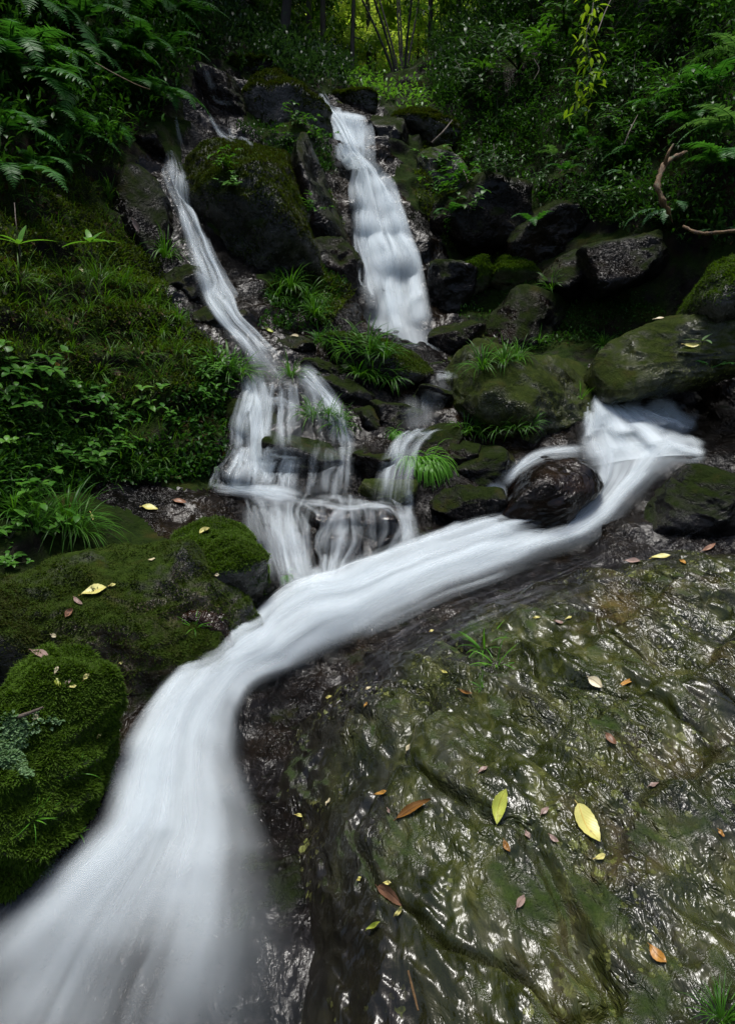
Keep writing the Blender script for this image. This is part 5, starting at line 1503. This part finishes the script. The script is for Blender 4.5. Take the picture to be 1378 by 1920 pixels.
LEAVES = [  # tip-to-tip line in the picture (u0, v0, u1, v1), width px, colour, curl, label
    (1080, 1510, 1121, 1582, 36, "yellow", .3, "large pale yellow leaf with a brown midrib, the biggest on the foreground boulder"),
    (931, 1546, 948, 1480, 27, "lime", .5, "lime green leaf with a brown tip, left of the biggest pale yellow leaf"),
    (712, 1662, 757, 1697, 25, "brown", .2, "dark brown leaf with a clear midrib low on the foreground boulder, beside pale dots"),
    (746, 1537, 812, 1500, 16, "rust", .7, "rust brown curled leaf lying in a groove of the foreground boulder"),
    (1103, 1271, 1129, 1290, 18, "cream", .25, "cream leaf with a dark midrib on the middle of the foreground boulder"),
    (1159, 1290, 1188, 1276, 9, "orange", .4, "narrow orange leaf right of the cream leaf with a dark midrib"),
    (1218, 1774, 1250, 1808, 20, "orange", .2, "golden yellow oval leaf at the lower right of the foreground boulder"),
    (1221, 1049, 1258, 1045, 9, "yellow", .5, "bright yellow leaf near the top of the foreground boulder, between two brownish leaves"),
    (1173, 1053, 1202, 1055, 10, "pink", .5, "pinkish leaf left of the bright yellow leaf near the top of the boulder"),
    (1314, 1035, 1340, 1020, 9, "brown", .5, "brownish curled leaf at the top right corner of the foreground boulder"),
    (1275, 1052, 1286, 1059, 7, "orange", .3, "tiny orange leaf right of the bright yellow leaf at the top of the boulder"),
    (1136, 1377, 1156, 1398, 13, "brown", .3, "light brown leaf on the pale bare patch of the foreground boulder"),
    (1112, 1612, 1132, 1604, 12, "yellow", .2, "small rounded yellow leaf just under the biggest pale yellow leaf"),
    (1030, 1566, 1048, 1580, 9, "pink", .3, "small pinkish brown leaf left of the biggest pale yellow leaf"),
    (945, 1576, 956, 1599, 11, "rust", .4, "small rust coloured leaf below the lime green leaf"),
    (985, 1560, 992, 1574, 9, "pink", .2, "smallest mauve leaf between the lime leaf and the biggest yellow leaf"),
    (1013, 1530, 1027, 1516, 11, "pink", .3, "mauve brown leaf right of the lime green leaf"),
    (966, 1705, 982, 1682, 15, "pink", .2, "round pinkish brown leaf at the head of a small wet hollow low on the boulder"),
    (742, 1716, 756, 1698, 9, "yellow", .2, "small pale yellow oval leaf touching the tip of the dark brown leaf"),
    (722, 1657, 736, 1657, 9, "yellow", .2, "small pale yellow oval leaf above the dark brown leaf"),
    (691, 1745, 719, 1730, 9, "lime", 1.2, "curled lime leaf below the dark brown leaf"),
    (672, 1652, 680, 1646, 8, "yellow", .2, "tiny yellow leaf left of the dark brown leaf"),
    (614, 1511, 621, 1499, 8, "cream", .2, "small beige leaf near the left rim of the foreground boulder"),
    (556, 1529, 570, 1532, 7, "yellow", .2, "small yellow leaf at the wet left rim of the foreground boulder"),
    (728, 1516, 733, 1526, 5, "pink", .2, "tiny pink leaf left of the rust brown curled leaf"),
    (705, 1492, 728, 1486, 8, "orange", .4, "orange leaf above and left of the rust brown curled leaf"),
    (898, 1452, 914, 1440, 9, "pink", .3, "small pinkish leaf left of centre, above the lime green leaf"),
    (764, 1412, 772, 1396, 11, "cream", .3, "cream leaf shining beside wet glints near the boulder's left shoulder"),
    (1217, 1478, 1236, 1471, 8, "pink", .3, "mauve leaf right of the light brown leaf, above the boulder's middle"),
    (1343, 1556, 1354, 1570, 7, "orange", .2, "small orange leaf at the right edge of the foreground boulder"),
    (1001, 1160, 1014, 1158, 5, "yellow", .2, "small pale leaf on the dark wet upper edge of the foreground boulder"),
    (1040, 1166, 1056, 1171, 6, "pink", .3, "small pink leaf on the dark wet upper edge of the foreground boulder"),
    (1061, 1163, 1072, 1158, 5, "yellow", .3, "small yellow leaf beside the small pink leaf on the wet upper edge"),
    (830, 1258, 841, 1263, 5, "yellow", .2, "tiny yellow leaf below the two grass seedlings on the boulder's upper edge"),
    (806, 1186, 814, 1183, 4, "yellow", .2, "tiny yellow leaf left of the grass seedlings on the boulder's upper edge"),
    (614, 1309, 625, 1306, 7, "yellow", .2, "small yellow leaf in the thin water on the boulder's left shoulder"),
    (687, 1294, 696, 1290, 5, "cream", .2, "tiny pale leaf in the thin water right of the shoulder's yellow leaf"),
    (685, 1326, 691, 1318, 6, "orange", .2, "tiny orange leaf below the tiny pale leaf in the thin water"),
    (862, 1293, 888, 1301, 6, "rust", .4, "narrow rust leaf under the tiny grass sprout on the boulder"),
    (155, 1117, 202, 1105, 17, "yellow", .35, "pale yellow-green leaf lying on top of the square-cut mossy boulder"),
    (204, 1100, 217, 1096, 6, "yellow", .2, "tiny yellow leaf touching the tip of the square-cut boulder's pale leaf"),
    (60, 1222, 92, 1242, 17, "pink", .3, "pinkish brown leaf at the left end of the square-cut boulder"),
    (97, 1190, 108, 1194, 8, "cream", .2, "small beige oval leaf on the moss above the pinkish brown leaf"),
    (104, 1272, 113, 1292, 10, "lime", .3, "yellow-green leaf in the litter hollow between the left boulders"),
    (129, 1290, 146, 1288, 5, "yellow", .2, "narrow pale leaf in the litter hollow right of the yellow-green leaf"),
    (158, 1276, 168, 1264, 9, "yellow", .3, "yellow leaf on the moss above the litter hollow of the left boulders"),
    (103, 1264, 110, 1250, 7, "cream", .3, "upright beige leaf above the litter hollow of the left boulders"),
    (122, 1287, 133, 1275, 8, "pink", .3, "reddish leaf in the middle of the litter hollow of the left boulders"),
    (125, 1158, 138, 1142, 12, "brown", .8, "crumpled brown leaf on the square-cut boulder below its pale leaf"),
    (140, 1122, 156, 1136, 9, "pink", .6, "curled reddish leaf left of the square-cut boulder's pale leaf"),
    (225, 1243, 232, 1241, 6, "yellow", .3, "tiny yellow curl on the dark face of the square-cut boulder"),
    (64, 1350, 72, 1338, 10, "cream", .2, "beige oval leaf beside the thin twig on the bright moss boulder"),
    (181, 1383, 187, 1374, 7, "yellow", .2, "pale leaf stuck to the wet rock beside the stream's near bend"),
    (266, 952, 296, 958, 17, "yellow", .4, "bright yellow leaf floating on the brown ledge pool at the left"),
    (318, 897, 343, 898, 9, "yellow", .4, "pale yellow-green leaf above the brown ledge pool"),
    (326, 939, 350, 944, 9, "brown", .4, "brown leaf on the brown ledge pool right of the bright yellow leaf"),
    (376, 1004, 395, 994, 9, "yellow", .9, "pale curled leaf on the ledge at the mossy block's back edge"),
    (280, 1052, 293, 1050, 6, "cream", .2, "small cream leaf on the top of the square-cut boulder near the mossy block"),
    (403, 1079, 411, 1077, 6, "cream", .2, "small cream leaf on the flat green top of the mossy block"),
    (169, 962, 174, 1100 - 122, 5, "yellow", .2, "tiny yellow leaf under the long grass at the left"),
    (288, 549, 298, 541, 9, "yellow", .2, "pale round leaf stuck on the wet rock left of the narrow waterfall"),
    (204, 695, 230, 702, 12, "brown", .3, "tan leaf lying in the middle of the left bank"),
    (284, 608, 292, 614, 8, "orange", .4, "orange-brown leaf near the rock at the right of the left bank"),
    (101, 680, 110, 692, 10, "orange", .5, "orange curled leaf in the grass of the left bank"),
    (4, 545, 14, 555, 10, "pink", .3, "pinkish leaf at the left edge of the grassy bank"),
    (150, 502, 156, 512, 8, "cream", .3, "pale curled leaf at the top of the grassy left bank"),
    (632, 690, 655, 686, 9, "cream", .4, "pale leaf on the left end of the low mossy rock"),
    (498, 616, 513, 624, 6, "lime", .3, "lime leaf on the dark rock between the two falls"),
    (546, 632, 560, 634, 5, "cream", .8, "pale curled leaf right of the lime leaf between the two falls"),
    (1280, 646, 1310, 648, 8, "yellow", .4, "pale yellow leaf on top of the overhanging boulder"),
    (1225, 600, 1246, 597, 4, "cream", .2, "thin pale leaf on the crest of the overhanging boulder"),
    (250, 412, 262, 436, 9, "pink", .3, "long tan leaf on the dark wet rock face by the narrow waterfall"),
    (105, 370, 116, 368, 6, "pink", .3, "pinkish leaf on the left bank's moss under the ferns"),
]
for i, (u0, v0, u1, v1, wpx, c, curl, lb) in enumerate(LEAVES):
    um, vm = (u0 + u1) / 2, (v0 + v1) / 2
    h = cast(um, vm)
    if h is None:
        continue
    pt, nn = h
    # average normal of the neighbourhood, so that the leaf rests on the stone
    ns = [nn]
    for du, dv in ((9, 0), (-9, 0), (0, 7), (0, -7)):
        hh = cast(um + du, vm + dv)
        if hh is not None and np.linalg.norm(hh[0] - pt) < 0.15:
            ns.append(hh[1])
    nn = unit(np.mean(ns, axis=0))
    t = (pt - CAM) @ FWD

    def onplane(u, v):
        d = ray(u, v)
        k = ((pt - CAM) @ nn) / (d @ nn)
        q = CAM + d * k
        return q if np.linalg.norm(q - pt) < 0.25 else P(u, v, t)
    A, B = onplane(u0, v0), onplane(u1, v1)
    ax = B - A; Ln = np.linalg.norm(ax); ax = ax / Ln
    sd_ = unit(np.cross(nn, ax))
    # width measured across the leaf, as it looks in the picture
    Q = pt + sd_ * 0.01
    pu = np.array(project(Q)[:2]) - np.array(project(pt)[:2])
    W = wpx / max(np.linalg.norm(pu), 1e-6) * 0.01
    W = min(W, Ln * 0.75)
    n_, m_ = 14, 7
    rr = np.random.default_rng(900 + i)
    s = np.linspace(0, 1, n_)
    prof = np.sin(np.pi * np.clip(s, 0, 1) ** rr.uniform(.8, 1.15)) ** 0.8
    prof[0] = 0.05; prof[-1] = 0.03
    bend = rr.uniform(-.08, .08) * Ln
    V = np.zeros((n_, m_, 3)); UVs = np.zeros((n_, m_, 2))
    for k in range(m_):
        x = k / (m_ - 1) - 0.5
        off = x * W * prof * (1 + 0.06 * np.sin(s * 40 + k))
        zz = 0.006 + curl * W * ((2 * x) ** 2 * prof * 0.45 + 0.5 * (2 * s - 1) ** 2 * 0.5) + 0.0015 * np.sin(s * 9 + i + 3 * x)
        V[:, k] = A[None] + ax[None] * (s * Ln)[:, None] + sd_[None] * (off + bend * np.sin(np.pi * s))[:, None] + nn[None] * zz[:, None]
        UVs[:, k, 0] = k / (m_ - 1); UVs[:, k, 1] = s
    idx = np.arange(n_ * m_).reshape(n_, m_)
    F = np.stack([idx[:-1, :-1], idx[:-1, 1:], idx[1:, 1:], idx[1:, :-1]], -1).reshape(-1, 4)
    V = V.reshape(-1, 3); UVs = UVs.reshape(-1, 2)
    V2, F2 = tube(np.array([A - ax * Ln * 0.12 + nn * 0.005, A + nn * 0.008, A + ax * Ln * .3 + sd_ * bend * .8 + nn * .006]), [.0012 * t / 1.8, .001 * t / 1.8, .0005], 4)
    o = make_obj("fallen_leaf", np.vstack([V, V2]), np.vstack([F, F2 + len(V)]), [FM[c]], uv=np.vstack([UVs, np.full((len(V2), 2), 0.5)]), loc=pt)
    tag(o, lb, "fallen leaf", "fallen leaves on the rocks")

# ------------------------------------------------------------------ moss, liverwort and ground cover that nobody could count
def scatter_on(V, F, n, seed, weight):
    """n random points on a mesh with a weight per point and per normal"""
    rr = np.random.default_rng(seed)
    tri = np.vstack([F[:, :3], F[:, [0, 2, 3]]]) if F.shape[1] == 4 else F
    a, b, c = V[tri[:, 0]], V[tri[:, 1]], V[tri[:, 2]]
    cr = np.cross(b - a, c - a); ar = np.linalg.norm(cr, axis=1)
    nn = cr / np.maximum(ar, 1e-12)[:, None]
    wgt = ar * weight((a + b + c) / 3, nn)
    wgt = np.maximum(wgt, 0); wgt /= wgt.sum()
    i = rr.choice(len(tri), n, p=wgt)
    x, y = rr.random(n), rr.random(n)
    fl = x + y > 1; x[fl], y[fl] = 1 - x[fl], 1 - y[fl]
    return a[i] + (b - a)[i] * x[:, None] + (c - a)[i] * y[:, None], nn[i]


def moss_on(V, F, ob, n, L, W, seed, mat, cover=0.5, up=0.15):
    p, nn = scatter_on(V, F, n, seed, lambda c, m: smooth(up - .25, up + .25, m[:, 2] + 0.5 * fbm(c * 3.2, 3, seed)) * smooth(.5 - cover, .75 - cover, fbm(c * 2.6, 4, seed + 3) * .5 + .25) * (np.sum(m * (CAM - c), 1) > -0.3))
    rr = np.random.default_rng(seed)
    clump = 0.55 + 0.6 * smooth(-.3, .5, fbm(p * 24, 2, seed + 7))
    d = nn + rr.normal(0, 0.75, (n, 3)) + np.array([0, 0, 0.2])
    V_, F_ = blades(p - nn * 0.003, d, L * rr.uniform(.5, 1.2, n) * clump, W * rr.uniform(.7, 1.2, n), rr.uniform(0, 1.4, n), 2)
    o = make_obj("moss", V_ - np.array(ob.location), F_, [mat], parent=ob)
    o["kind"] = "stuff"


for (V, F, ob) in rocks:
    lb = ob["label"]
    if "wholly covered" in lb:
        moss_on(V, F, ob, 70000, .020, .0045, 1, L_MOSSB, .72, -.5)
    elif "square-cut boulder with" in lb:
        moss_on(V, F, ob, 55000, .017, .0042, 2, L_MOSSD, .40, .1)
    elif "mossy block" in lb:
        moss_on(V, F, ob, 26000, .020, .005, 3, L_MOSSB, .8, .1)
    elif "dark mossy boulder at the left" in lb:
        moss_on(V, F, ob, 16000, .018, .0045, 4, L_MOSSD, .6, .1)
    elif "tall mossy boulder" in lb:
        moss_on(V, F, ob, 26000, .032, .009, 5, L_MOSSD, .6, -.1)
    elif "low mossy rock with grass" in lb:
        moss_on(V, F, ob, 12000, .024, .007, 6, L_MOSSD, .55, .1)
    elif "yellow-green mossy" in lb or "moss mound" in lb:
        moss_on(V, F, ob, 9000, .024, .008, 7, L_MOSSB, .8, -.1)
    elif "moss-rimmed" in lb or "round mossy" in lb or "sloping mossy" in lb:
        moss_on(V, F, ob, 7000, .036, .010, 8, L_MOSSD, .6, .2)
    elif "foreground under" in lb:
        moss_on(V, F, ob, 16000, .008, .0022, 9, L_MOSSD, .16, .2)


def in_poly(uv, poly):
    return poly_sd(np.asarray(uv, float), np.asarray(poly, float)) > 0


def proj_many(p):
    d = p - CAM
    t = d @ FWD
    t = np.where(t < 0.05, 0.05, t)
    return np.column_stack([689 + FPX * d[:, 0] / t, 960 - FPX * (d @ UPV) / t])


def cover(name, polys, n, L, W, seed, mat, label, cat, up=0.4, droop=(0.2, 1.4), lift=0.0, fold=0.15, flat=0.8, patch=0.45, nseg=3):
    def wt(c, m):
        uv = proj_many(c)
        inside = np.zeros(len(c))
        for pl in polys:
            inside = np.maximum(inside, in_poly(uv, pl) * 1.0)
        dist = np.linalg.norm(c - CAM, axis=1)
        return inside * smooth(patch - .2, patch + .2, fbm(c * 1.9, 4, seed) * .5 + .5) / dist ** 1.3 * (dist < 16)
    p, nn = scatter_on(G3, GF, n, seed, wt)
    rr = np.random.default_rng(seed)
    nn = np.where(nn[:, 2:] < 0, -nn, nn)
    d = nn * 0.7 + np.array([0, 0, up]) + rr.normal(0, flat, (n, 3))
    p = p + nn * (lift * rr.random(n) ** 1.5)[:, None]
    V_, F_ = blades(p, d, L * rr.uniform(.5, 1.2, n), W * rr.uniform(.7, 1.2, n), rr.uniform(*droop, n), nseg, leaf_prof, fold=fold)
    tag(make_obj(name, V_, F_, [mat]), label, cat, kind="stuff")


LB = [(-500, 300), (140, 290), (230, 300), (300, 480), (330, 590), (400, 640), (430, 690), (380, 735), (200, 745), (0, 700), (-500, 700)]
LB2 = [(-500, 690), (0, 690), (200, 735), (380, 725), (440, 700), (425, 860), (380, 900), (0, 930), (-500, 950)]
LT = [(-600, -300), (360, -200), (390, 40), (330, 180), (270, 250), (160, 330), (-600, 420)]
RB = [(2000, -300), (880, -200), (800, 150), (850, 300), (1000, 390), (1150, 420), (1300, 450), (2000, 500)]
RM = [(800, 240), (900, 320), (1000, 480), (930, 500), (840, 470), (770, 360)]
cover("ground_cover", [LB2], 7000, .045, .02, 28, L_SHRUB_D, "dark small-leaved plants hanging on the shaded lower face of the left bank", "ground cover", lift=.04, patch=.5)  # dark leaf colour stands for the shade under the bank's overhang
cover("ground_cover", [LB], 26000, .030, .012, 21, L_COVER, "small-leaved green cover of moss, sprouts and grass on the left bank", "ground cover", lift=.02, patch=.53)
cover("ground_cover", [LB, LB2], 4500, .11, .0045, 22, L_GRASS_Y, "thin scattered grass blades over the left bank", "ground cover", up=1.0, flat=.45, fold=0, nseg=5, droop=(.8, 2.5), patch=.42)
cover("ground_cover", [LB, LB2, LT, RB], 11000, .05, .02, 23, fallen_mat("litter", (0.05, 0.025, 0.010), (0.13, 0.075, 0.035), (0.05, 0.03, 0.02)) if False else leaf_mat("leaf_litter", (0.022, 0.012, 0.005), (0.085, 0.048, 0.02), 0.1, 0.6), "brown leaf litter lying between the plants of both banks", "leaf litter", up=0.1, flat=.9, patch=.5)
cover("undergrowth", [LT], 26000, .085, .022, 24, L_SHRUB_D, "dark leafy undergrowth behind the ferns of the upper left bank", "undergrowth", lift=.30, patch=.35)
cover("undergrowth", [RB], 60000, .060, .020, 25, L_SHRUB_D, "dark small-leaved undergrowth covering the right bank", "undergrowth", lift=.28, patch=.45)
cover("ground_cover", [RM, [(560, 230), (640, 420), (660, 560), (600, 620), (560, 500)]], 14000, .035, .016, 26, L_COVER, "low green cover on the slopes beside the main waterfall", "ground cover", lift=.05, patch=.42)
cover("ground_cover", [[(840, 540), (900, 490), (1130, 500), (1300, 560), (1150, 650), (1100, 640), (880, 690)], [(560, 230), (640, 420), (650, 540), (600, 620), (480, 620), (520, 500)], [(440, 240), (600, 200), (630, 330), (520, 290)]], 9000, .04, .016, 30, L_SHRUB_D, "dark ferny growth among the rocks beside and below the main waterfall", "ground cover", lift=.06, patch=.45)
# liverwort patch on the bright moss boulder
V, F, ob = next(r for r in rocks if "wholly covered" in r[2]["label"])
p, nn = scatter_on(V, F, 2600, 31, lambda c, m: in_poly(proj_many(c), [(0, 1345), (60, 1335), (110, 1345), (118, 1390), (80, 1440), (55, 1460), (0, 1430), (-60, 1400)]) * (np.sum(m * (CAM - c), 1) > 0) * smooth(.35, .6, fbm(c * 14, 2, 4) * .5 + .5))
V_, F_ = blades(p, nn + rng.normal(0, .7, p.shape), rnd(.010, .02, len(p)), rnd(.008, .013, len(p)), .6, 3, leaf_prof, fold=.2)
o = make_obj("liverwort", V_, F_, [L_LIVER]); tag(o, "patch of pale small-leaved liverwort on the bright green moss boulder", "liverwort", kind="stuff")


# ------------------------------------------------------------------ trees
def tree_meshes(seed, H, r0, lean, crown_lo, crown_r, nleaf, L, W, mat, bark, nlimb=9, hang=0.5, stems=1, fan=0.0, crown_off=(0, 0, 0)):
    rr = np.random.default_rng(seed)
    trunk, limbs, crown = Geo(), Geo(), Geo()
    tips = []
    for k in range(stems):
        a = rr.uniform(0, 6.28) if stems > 1 else 0
        ln = np.array(lean, float) + (np.array([math.cos(a) * fan, math.sin(a) * fan * .5]) if stems > 1 else 0)
        s = np.linspace(0, 1, 16)
        hh = H * (rr.uniform(.75, 1.05) if stems > 1 else 1)
        path = np.column_stack([ln[0] * s ** 1.3 * hh + .02 * hh * np.sin(5 * s + seed + k) * s, ln[1] * s ** 1.3 * hh + .02 * hh * np.cos(4 * s + seed) * s, s * hh - .15]) + (np.array([math.cos(a), math.sin(a), 0]) * .12 if stems > 1 else 0)
        rad = r0 * (1 - .75 * s) * (1 + .5 * np.exp(-s * 22))
        V, F = tube(path, rad, 9)
        V = V + .12 * r0 * fbm(V * 9, 2, seed)[:, None]
        trunk.add(V, F)
        for j in range(nlimb):
            t0 = rr.uniform(crown_lo * .9, .97)
            b = np.array([np.interp(t0, s, path[:, i]) for i in range(3)])
            az = rr.uniform(0, 6.28)
            lo = crown_r * rr.uniform(.5, 1.05)
            q = np.linspace(0, 1, 8)[:, None]
            d = np.array([math.cos(az), math.sin(az), rr.uniform(.1, .8)])
            pth = b + d * lo * q + np.array([0, 0, -hang * lo * .45]) * q ** 2 + rr.normal(0, .03 * lo, 3) * q
            V, F = tube(pth, np.linspace(.32, .06, 8) * np.interp(t0, s, rad), 5)
            limbs.add(V, F)
            tips.append(pth)
            for m_ in range(3):
                i0 = rr.integers(3, 7); b2 = pth[i0]
                d2 = unit(d + rr.normal(0, .8, 3)); l2 = lo * rr.uniform(.25, .5)
                p2 = b2 + d2 * l2 * q + np.array([0, 0, -hang * l2 * .5]) * q ** 2
                V, F = tube(p2, np.linspace(.12, .03, 8) * np.interp(t0, s, rad) + .0015, 4)
                limbs.add(V, F); tips.append(p2)
    ti = rr.integers(0, len(tips), nleaf); tj = rr.integers(2, 8, nleaf)
    T = np.array(tips)[ti, tj]
    sp = rr.normal(0, .085 * crown_r, (nleaf, 3)) + np.array(crown_off)
    d = np.column_stack([rr.normal(0, 1, nleaf), rr.normal(0, 1, nleaf), rr.normal(-.25 - hang * .5, .6, nleaf)])
    V, F = blades(T + sp, d, L * rr.uniform(.6, 1.25, nleaf), W * rr.uniform(.7, 1.2, nleaf), rr.uniform(0, .9, nleaf), 2, lambda q: math.sin(math.pi * min(.97, q * .8 + .15)))
    crown.add(V, F)
    out = []
    for nm, g, mt in (("trunk", trunk, bark), ("branches", limbs, bark), ("crown", crown, mat)):
        o = g.build(nm, [mt]); out.append((nm, o.data)); bpy.data.objects.remove(o)
    return out


TV = {"slim": [tree_meshes(400 + i, 5.0, .06, (.05, 0), .12, 1.3, 9000, .11, .034, L_TREE, B_TRUNK, 20, .9) for i in range(3)],
      "dark": [tree_meshes(410 + i, 5.2, .095, (.16, 0), .16, 1.5, 10000, .12, .042, L_TREE_D, B_TRUNK, 22, .8) for i in range(2)],
      "stout": [tree_meshes(460, 5.0, .1, (.16, 0), .25, .8, 1800, .11, .036, L_TREE, B_TRUNK, 10, .6)],
      "bare": [tree_meshes(450, 4.5, .045, (.06, 0), .2, .9, 900, .10, .032, L_TREE, B_TRUNK, 9, .5)],
      "fan": [tree_meshes(420, 3.6, .02, (-.02, 0), .4, .6, 700, .10, .032, L_TREE, B_TRUNK, 4, .2, stems=7, fan=.75)],
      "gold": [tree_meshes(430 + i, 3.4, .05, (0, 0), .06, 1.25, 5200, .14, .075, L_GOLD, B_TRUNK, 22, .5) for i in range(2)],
      "tall": [tree_meshes(440 + i, 9.5, .16, (-.1, -.05), .45, 3.0, 9000, .26, .12, L_TREE_D, B_TRUNK, 20, .3) for i in range(2)]}


def tree(kind, x, y, sc, label, rz=None, group=None, var=None):
    h = drop(x, y, bv=BV_G)
    r = empty("tree", h[0])
    parts = TV[kind][(rng.integers(len(TV[kind])) if var is None else var)]
    for nm, me in parts:
        o = bpy.data.objects.new(nm, me); COL.objects.link(o); o.parent = r
    r.rotation_euler = (0, 0, rnd(0, 6.28) if rz is None else rz)
    r.scale = (sc,) * 3
    tag(r, label, "tree", group)
    return r


def at(u, t):
    return P(u, 150, t)[0], P(u, 150, t)[1]


BT = "trees in the forest behind the falls"
for kind, u, t, sc, rz, lb in (
        ("stout", 530, 9.6, .8, 0, "thick dark trunk leaning right, at the forest edge left of the bright gap"),
        ("bare", 606, 11.0, 1.1, 1, "slender straight dark tree between the thick leaning trunk and the bright gap"),
        ("bare", 660, 10.2, .8, .3, "thin dark tree bending right at the left rim of the bright gap"),
        ("fan", 755, 10.4, 1.0, 0, "many-stemmed small tree fanning out in front of the bright gap"),
        ("bare", 692, 12.2, 1.1, 2.4, "thin bare-stemmed tree just left of the fanning stems, in front of the glow"),
        ("bare", 806, 11.8, 1.1, 3.6, "thin bare-stemmed tree right of the fanning stems"),
        ("bare", 582, 12.4, 1.2, 5.0, "thin bare-stemmed tree between the leaning trunk and the straight dark tree"),
        ("bare", 500, 10.6, 1.1, .8, "thin bare-stemmed tree left of the thick leaning trunk"),
        ("bare", 856, 13.0, 1.2, 1.9, "thin bare-stemmed tree at the far right of the sunlit gap"),
        ("slim", 462, 9.9, 1.0, 2, "slender tree left of the thick leaning trunk"),
        ("dark", 400, 8.9, .8, 2.6, "dark tree leaning left over the back trickle at the upper left"),
        ("slim", 950, 11.5, 1.0, 2.2, "slender dark tree well right of the bright gap"),
        ("dark", 1000, 10.6, .9, .6, "bushy dark tree above the dim slope, right of the slender dark tree"),
        ("slim", 530, 13.5, 1.1, .5, "slim tree farther back behind the thick leaning trunk"),
        ("slim", 455, 14.0, 1.1, 1.5, "slim tree farther back at the left of the forest"),
        ("slim", 430, 12.5, 1.1, 2.5, "slim tree farther back above the back trickle"),
        ("slim", 960, 13.5, 1.1, 3.1, "slim tree farther back right of the bright gap"),
        ("dark", 1080, 12.0, 1.0, 2.1, "dark tree farther back above the upper right slope"),
        ("slim", 1050, 11.0, 1.0, .4, "slim tree behind the hanging yellow vine"),
        ("dark", 1195, 8.4, .9, 0.3, "thick trunked tree in the undergrowth of the upper right bank"),
        ("slim", 1290, 8.4, .9, 1.3, "slim tree at the upper right, right of the thick trunk")):
    x, y = at(u, t)
    tree(kind, x, y, sc, lb, rz, BT)
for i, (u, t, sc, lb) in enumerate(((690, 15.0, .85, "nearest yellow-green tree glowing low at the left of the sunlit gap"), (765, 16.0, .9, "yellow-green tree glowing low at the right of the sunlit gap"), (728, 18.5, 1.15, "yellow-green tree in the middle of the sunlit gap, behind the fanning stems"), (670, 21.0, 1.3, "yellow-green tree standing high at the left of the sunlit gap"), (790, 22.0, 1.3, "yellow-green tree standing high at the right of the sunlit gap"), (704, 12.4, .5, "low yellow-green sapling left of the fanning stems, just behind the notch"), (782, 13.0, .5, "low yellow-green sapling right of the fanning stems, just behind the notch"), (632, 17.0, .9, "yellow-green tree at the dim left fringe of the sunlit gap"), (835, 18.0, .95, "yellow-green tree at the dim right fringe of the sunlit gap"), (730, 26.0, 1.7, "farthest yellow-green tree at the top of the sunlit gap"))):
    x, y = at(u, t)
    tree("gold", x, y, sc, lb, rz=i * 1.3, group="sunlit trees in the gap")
for i, (x, y, sc, rz, lb) in enumerate(((-4.2, 8.2, .8, 3.0, "tall unseen tree added on the upper left bank behind the ferns for its shade"),)):  # added above the view so that its crown shades the bank
    tree("tall", x, y, sc, lb, rz)

cover("undergrowth", [[(360, -100), (640, -100), (650, 172), (560, 165), (380, 120)], [(800, -100), (1000, -100), (900, 190), (820, 200)]], 22000, .09, .028, 27, L_TREE_D, "leafy undergrowth on the forest floor around the notch", "undergrowth", lift=.35, patch=.3)
cover("undergrowth", [[(630, 120), (640, 172), (690, 192), (760, 206), (815, 200), (820, 120)]], 1300, .08, .028, 29, L_SPRIG, "low plants on the forest floor above the notch, sunlight put into their bright colour", "undergrowth", lift=.2, patch=.5)  # brighter leaf colour stands for sunlight on the gap's floor
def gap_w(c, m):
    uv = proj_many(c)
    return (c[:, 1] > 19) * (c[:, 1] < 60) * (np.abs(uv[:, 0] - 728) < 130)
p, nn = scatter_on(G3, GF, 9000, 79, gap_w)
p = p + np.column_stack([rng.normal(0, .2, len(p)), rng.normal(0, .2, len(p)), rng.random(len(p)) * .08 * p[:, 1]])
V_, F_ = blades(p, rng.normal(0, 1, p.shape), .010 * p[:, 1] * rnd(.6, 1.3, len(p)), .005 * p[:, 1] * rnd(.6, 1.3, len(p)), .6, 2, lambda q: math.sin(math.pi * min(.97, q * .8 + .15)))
tag(make_obj("forest", V_, F_, [L_PALE]), "leaves of the far hillside seen through the gap, sunlight put into their pale colour", "forest", kind="stuff")  # pale colour paints the far light of the gap onto the hillside

# the far wood on the hills reads as one mass
rr = np.random.default_rng(77)
def far_w(c, m):
    uv = proj_many(c)
    return (c[:, 1] > 11.5) * (c[:, 1] < 60) * (np.abs(uv[:, 0] - 689) < 1300) / np.maximum(c[:, 1], 1) ** 1.2 * (1 - .98 * ((np.abs(uv[:, 0] - 728) < 95) & (c[:, 1] < 60)))
p, nn = scatter_on(G3, GF, 60000, 78, far_w)
p = p + np.column_stack([rr.normal(0, .2, len(p)), rr.normal(0, .2, len(p)), rr.random(len(p)) ** .8 * (1.5 + .11 * p[:, 1])])
V_, F_ = blades(p, rr.normal(0, 1, p.shape), (.012 * p[:, 1] + .05) * rr.uniform(.6, 1.3, len(p)), (.005 * p[:, 1] + .02) * rr.uniform(.6, 1.3, len(p)), .6, 2, lambda q: math.sin(math.pi * min(.97, q * .8 + .15)))
tag(make_obj("forest", V_, F_, [L_TREE]), "far wood on the hillside behind the falls, one mass of dark leaves", "forest", kind="stuff")

for o in scene.objects:
    if o.get("label") and len(o["label"].split()) > 16:
        print("LONG", len(o["label"].split()), o["label"])
